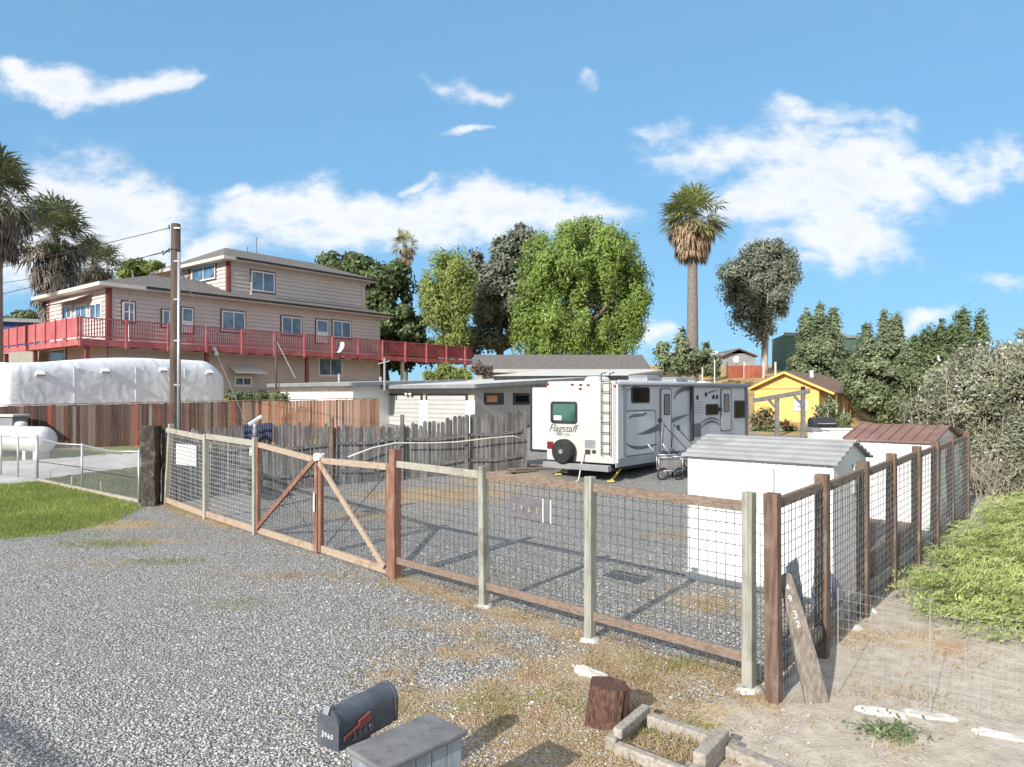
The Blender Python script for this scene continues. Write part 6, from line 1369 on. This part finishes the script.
# ------------------------------------------------------------------ palms
def palm(label, px, Y, cy, R, trunk_r, skirt, seed, green='frond', dead='dead', nf=46, nd=90, group='fan palms', lean=0, tmat='palm_trunk', spread=1.0, skw=.62):
    """fan palm: green fans above cy, hanging dead fans for `skirt` metres below"""
    X = (px-CX)/F*Y; zb = T(X, Y); c = Vector((X, Y, zat(cy, Y))); t = thing('fan_palm', label, 'palm', (X+lean, Y, zb), group); r = np.random.default_rng(seed)
    mb = MB(); n_ = 24; mb.tube([Vector((X+lean*(1-k/n_), Y, zb-.3+(c.z-zb+.3)*k/n_)) for k in range(n_+1)], [trunk_r*(1.25-.4*k/n_)*(1+.04*(k % 2)) for k in range(n_+1)], 12); mb.build('trunk', M[tmat], t, True)
    def fans(num, elo, ehi, pet, blade, zlo, zhi, tilt, rad):
        V = []
        for i in range(num):
            az = r.uniform(0, 2*np.pi); el = r.uniform(elo, ehi); d = np.array([np.cos(az)*np.cos(el), np.sin(az)*np.cos(el), np.sin(el)]); o = np.array(c)+np.array([np.cos(az)*rad, np.sin(az)*rad, r.uniform(zlo, zhi)]); p = pet*r.uniform(.7, 1.15); e = o+d*p; e[2] -= .12*p*max(0, np.cos(el))
            s = np.cross(d, [0, 0, 1]); s /= np.linalg.norm(s)+1e-6; u_ = np.cross(s, d)
            V += [o-s*.03, o+s*.03, e]
            for k in range(15):
                a = (k/14-.5)*2*2.1+r.normal()*.05; L_ = blade*r.uniform(.75, 1.1)*(1-.25*abs(a)/2.1); q_ = d*np.cos(a)+s*np.sin(a)+u_*r.normal()*.08; m_ = e+q_*L_*.55; tip = e+q_*L_; tip[2] -= tilt*L_*(.35+.5*r.random()); m_[2] -= tilt*L_*.12
                w_ = np.cross(q_, u_); w_ = w_/(np.linalg.norm(w_)+1e-6)*L_*.045
                V += [e, m_+w_, m_-w_, m_-w_, m_+w_, tip]
        return np.array(V)
    fastmesh('crown', fans(nf, -.55, 1.45, R*.62*spread, R*.55, -.2, .4, .45, .1), 3, M[green], None, None, t)
    if nd:
        V = []
        for i in range(nd):
            f = r.random(); az = r.uniform(0, 2*np.pi); z = c.z-.1-f*skirt; rad = R*(skw-.5*skw*f)*r.uniform(.5, 1.08); o = np.array([X+np.cos(az)*trunk_r, Y+np.sin(az)*trunk_r, z+.55*R*.5]); e = np.array([X+np.cos(az)*rad, Y+np.sin(az)*rad, z]); d = e-o; d /= np.linalg.norm(d); s = np.cross(d, [0, 0, 1]); s /= np.linalg.norm(s)+1e-6
            V += [o-s*.03, o+s*.03, e]
            for k in range(11):
                a = (k/10-.5)*1.9; dn = np.array([np.cos(az)*.25, np.sin(az)*.25, -1]); q_ = dn*np.cos(a)+s*np.sin(a)*.8+r.normal(size=3)*.08; L_ = R*.42*r.uniform(.6, 1.1); m_ = e+q_*L_*.5; tip = m_+np.array([q_[0]*.4, q_[1]*.4, -1])*L_*.45; w_ = s*L_*.05; V += [e, m_+w_, m_-w_, m_-w_, m_+w_, tip]
        fastmesh('dead_fronds', np.array(V), 3, M[dead], None, None, t)
    return t
palm('tall solitary fan palm with thick skirt of tan dead fronds right of the pepper tree', 692.5, 60, 219, 3.0, .42, 2.7, 61, 'frond_bright', 'dead', 100, 230, skw=.74)
palm('dark shaggy fan palm cut by the left edge of the picture', -2, 40, 200, 2.8, .22, 2.6, 62, 'frond', 'dead_dark', 70, 110)
palm('dark shaggy fan palm with long dead skirt rising behind the deck screen', 55, 46, 238, 2.8, .36, 4.6, 63, 'frond', 'dead_dark', 80, 170, lean=-.75)
palm('smaller dark fan palm between the shaggy palm and the utility pole', 94, 54, 266, 2.3, .3, 1.2, 64, 'frond', 'dead_dark', 70, 50)
palm('distant fan palm crown poking above the trees behind the house', 405, 88, 245, 2.0, .3, 2.6, 65, 'frond_bright', 'dead', 36, 90)

# ------------------------------------------------------------------ sky, sun
w = bpy.data.worlds.new('World'); sc.world = w; w.use_nodes = True; nt = w.node_tree; nt.nodes.clear(); q = N(nt)
out = q.n('OutputWorld'); bg = q.n('Background'); sky = q.n('TexSky'); sky.sky_type = 'NISHITA'; sky.sun_disc = False; sky.sun_elevation = SUNE; sky.sun_rotation = math.pi+SUNR
sky.air_density = 1.0; sky.dust_density = 0.05; sky.ozone_density = 1.6; sky.altitude = 300
tn = q.n('Mix', data_type='RGBA', blend_type='MULTIPLY'); tn.inputs[0].default_value = 1; tn.inputs[7].default_value = (.65, 1.22, 1.74, 1); gm = q.n('Gamma'); gm.inputs[1].default_value = .30; q.link(sky.outputs[0], gm.inputs[0]); q.link(gm.outputs[0], tn.inputs[6]); q.link(tn.outputs[2], bg.inputs[0]); bg.inputs[1].default_value = .15
tc = q.n('TexCoord').outputs['Generated']; sx = q.n('SeparateXYZ'); q.link(tc, sx.inputs[0])
yy = q.math('MAXIMUM', q.math('ABSOLUTE', sx.outputs[1]), .06); A = q.math('DIVIDE', sx.outputs[0], yy); B = q.math('DIVIDE', sx.outputs[2], yy)
cv_ = q.n('CombineXYZ'); q.link(A, cv_.inputs[0]); q.link(B, cv_.inputs[1]); AB = cv_.outputs[0]
wn = q.n('TexNoise'); wn.inputs['Scale'].default_value = 7; wn.inputs['Detail'].default_value = 6; q.link(AB, wn.inputs['Vector'])
wo = q.n('VectorMath', operation='SUBTRACT'); q.link(wn.outputs['Color'], wo.inputs[0]); wo.inputs[1].default_value = (.5, .5, .5)
ws = q.n('VectorMath', operation='SCALE'); q.link(wo.outputs[0], ws.inputs[0]); ws.inputs['Scale'].default_value = .15
wa = q.n('VectorMath', operation='ADD'); q.link(AB, wa.inputs[0]); q.link(ws.outputs[0], wa.inputs[1])
def puff(px, py, rx, ry, amp=1.0, rot=0.0):
    m_ = q.n('Mapping'); m_.vector_type = 'TEXTURE'; m_.inputs['Location'].default_value = ((px-CX)/F, (HZ-py)/F, 0); m_.inputs['Rotation'].default_value = (0, 0, rot); m_.inputs['Scale'].default_value = (rx*1.22/F, ry*1.25/F, 1); q.link(wa.outputs[0], m_.inputs[0])
    fl = q.n('VectorMath', operation='MULTIPLY'); q.link(m_.outputs[0], fl.inputs[0]); fl.inputs[1].default_value = (1, 1, 0)
    l = q.n('VectorMath', operation='LENGTH'); q.link(fl.outputs[0], l.inputs[0]); return q.math('MULTIPLY', q.step(l.outputs['Value'], 1.35, .0), amp)
PUFFS = [(40, 210, 100, 60, 1.15), (110, 225, 90, 45, 1.15), (60, 250, 130, 40, 1.0), (30, 185, 55, 26, .9), (165, 205, 35, 20, .7), (100, 258, 120, 26, .9), (215, 248, 60, 20, .8),
         (60, 75, 70, 22, 1.0, -.15), (130, 88, 60, 16, .95, -.1), (20, 62, 40, 16, .9), (175, 97, 30, 9, .7),
         (285, 205, 60, 26, 1.05, -.1), (290, 215, 80, 36, 1.1), (380, 222, 110, 34, 1.1), (500, 212, 110, 26, 1.0), (300, 240, 110, 24, .8), (130, 200, 70, 26, 1.0), (50, 195, 80, 40, 1.1), (345, 220, 75, 26, 1.05, -.05), (245, 185, 35, 13, .75), (420, 215, 80, 24, 1.05), (500, 207, 80, 22, 1.0), (575, 207, 55, 16, .85), (340, 248, 90, 16, .75), (415, 183, 20, 8, .7),
         (470, 78, 40, 13, .66, -.3), (440, 68, 22, 9, .5), (468, 134, 22, 7, .6), (492, 84, 22, 9, .6), (582, 75, 14, 7, .45),
         (790, 165, 75, 28, .85, -.2), (800, 150, 60, 30, .85), (790, 200, 80, 30, .9), (850, 190, 90, 36, .95), (840, 225, 60, 40, .95), (720, 150, 70, 22, .7), (820, 118, 60, 22, .75), (860, 255, 55, 26, .95), (850, 165, 80, 24, .9), (760, 190, 75, 22, .8), (930, 160, 80, 22, .85), (1000, 160, 60, 18, .75), (800, 115, 45, 16, .68, -.4), (700, 145, 70, 14, .62), (830, 210, 60, 30, .9), (850, 245, 65, 26, .95), (810, 235, 45, 28, .85), (800, 262, 50, 18, .7), (660, 120, 35, 12, .5), (880, 120, 30, 14, .5), (850, 140, 50, 16, .6),
         (655, 338, 22, 12, .7), (930, 330, 40, 10, .75), (1000, 280, 45, 12, .45), (780, 180, 30, 10, .5)]
acc = None
for p in PUFFS:
    v = puff(*p); acc = v if acc is None else q.math('SMOOTH_MAX', acc, v, .12)
n1 = q.n('TexNoise'); n1.inputs['Scale'].default_value = 10; n1.inputs['Detail'].default_value = 10; n1.inputs['Roughness'].default_value = .64; m_ = q.n('Mapping'); m_.inputs['Scale'].default_value = (1, 1.8, 1); q.link(AB, m_.inputs[0]); q.link(m_.outputs[0], n1.inputs['Vector'])
n3_ = q.n('TexNoise'); n3_.inputs['Scale'].default_value = 34; n3_.inputs['Detail'].default_value = 6; n3_.inputs['Roughness'].default_value = .65; q.link(m_.outputs[0], n3_.inputs['Vector'])
dens = q.math('ADD', acc, q.math('MULTIPLY', q.math('SUBTRACT', n1.outputs[0], .5), q.math('MULTIPLY', q.step(acc, .0, .3), 1.5))); dens = q.math('ADD', dens, q.math('MULTIPLY', q.math('SUBTRACT', n3_.outputs[0], .5), q.math('MULTIPLY', q.step(acc, .0, .3), .5))); mask = q.math('POWER', q.step(dens, .06, .92), 1.2)
# soft grey-blue undersides where the cloud is thick and low, bright tops
n2 = q.n('TexNoise'); n2.inputs['Scale'].default_value = 5; n2.inputs['Detail'].default_value = 5; q.link(AB, n2.inputs['Vector'])
thick = q.step(q.math('ADD', dens, q.math('MULTIPLY', n2.outputs[0], .5)), .95, 1.6)
ccol = q.mix(q.math('MULTIPLY', thick, .55), (.95, .965, 1.0), (.66, .74, .87)); cb = q.n('Background'); q.link(ccol, cb.inputs[0]); cb.inputs[1].default_value = .53
# unseen cloud cover added overhead and behind the camera to whiten the fill light
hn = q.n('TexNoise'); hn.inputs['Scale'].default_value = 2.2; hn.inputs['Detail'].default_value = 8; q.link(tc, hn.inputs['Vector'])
fill_cloud = q.math('MULTIPLY', q.math('MAXIMUM', q.step(sx.outputs[2], .56, .75), q.step(sx.outputs[1], .15, -.2)), q.step(hn.outputs[0], .36, .56)); mask = q.math('MAXIMUM', mask, fill_cloud)
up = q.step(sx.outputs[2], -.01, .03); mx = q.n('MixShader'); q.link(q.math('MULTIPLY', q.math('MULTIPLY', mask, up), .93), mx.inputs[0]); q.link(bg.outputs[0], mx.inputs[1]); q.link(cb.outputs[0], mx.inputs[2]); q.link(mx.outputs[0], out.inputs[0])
sl_ = bpy.data.lights.new('sun', 'SUN'); so = bpy.data.objects.new('sun', sl_); COL.objects.link(so); sl_.energy = 3.25; sl_.angle = math.radians(.5); sl_.color = (1, .955, .88)
so.rotation_euler = SD.to_track_quat('-Z', 'Y').to_euler(); so.location = (-30, -50, 40)
vs = sc.view_settings; sc.display_settings.display_device = 'sRGB'; vs.view_transform = 'Standard'; vs.look = 'None'; vs.gamma = 1; vs.exposure = 1.02; vs.use_curve_mapping = False
sc.cycles.use_denoising = True; sc.cycles.max_bounces = 6; sc.cycles.transparent_max_bounces = 4; sc.cycles.caustics_reflective = False; sc.cycles.caustics_refractive = False
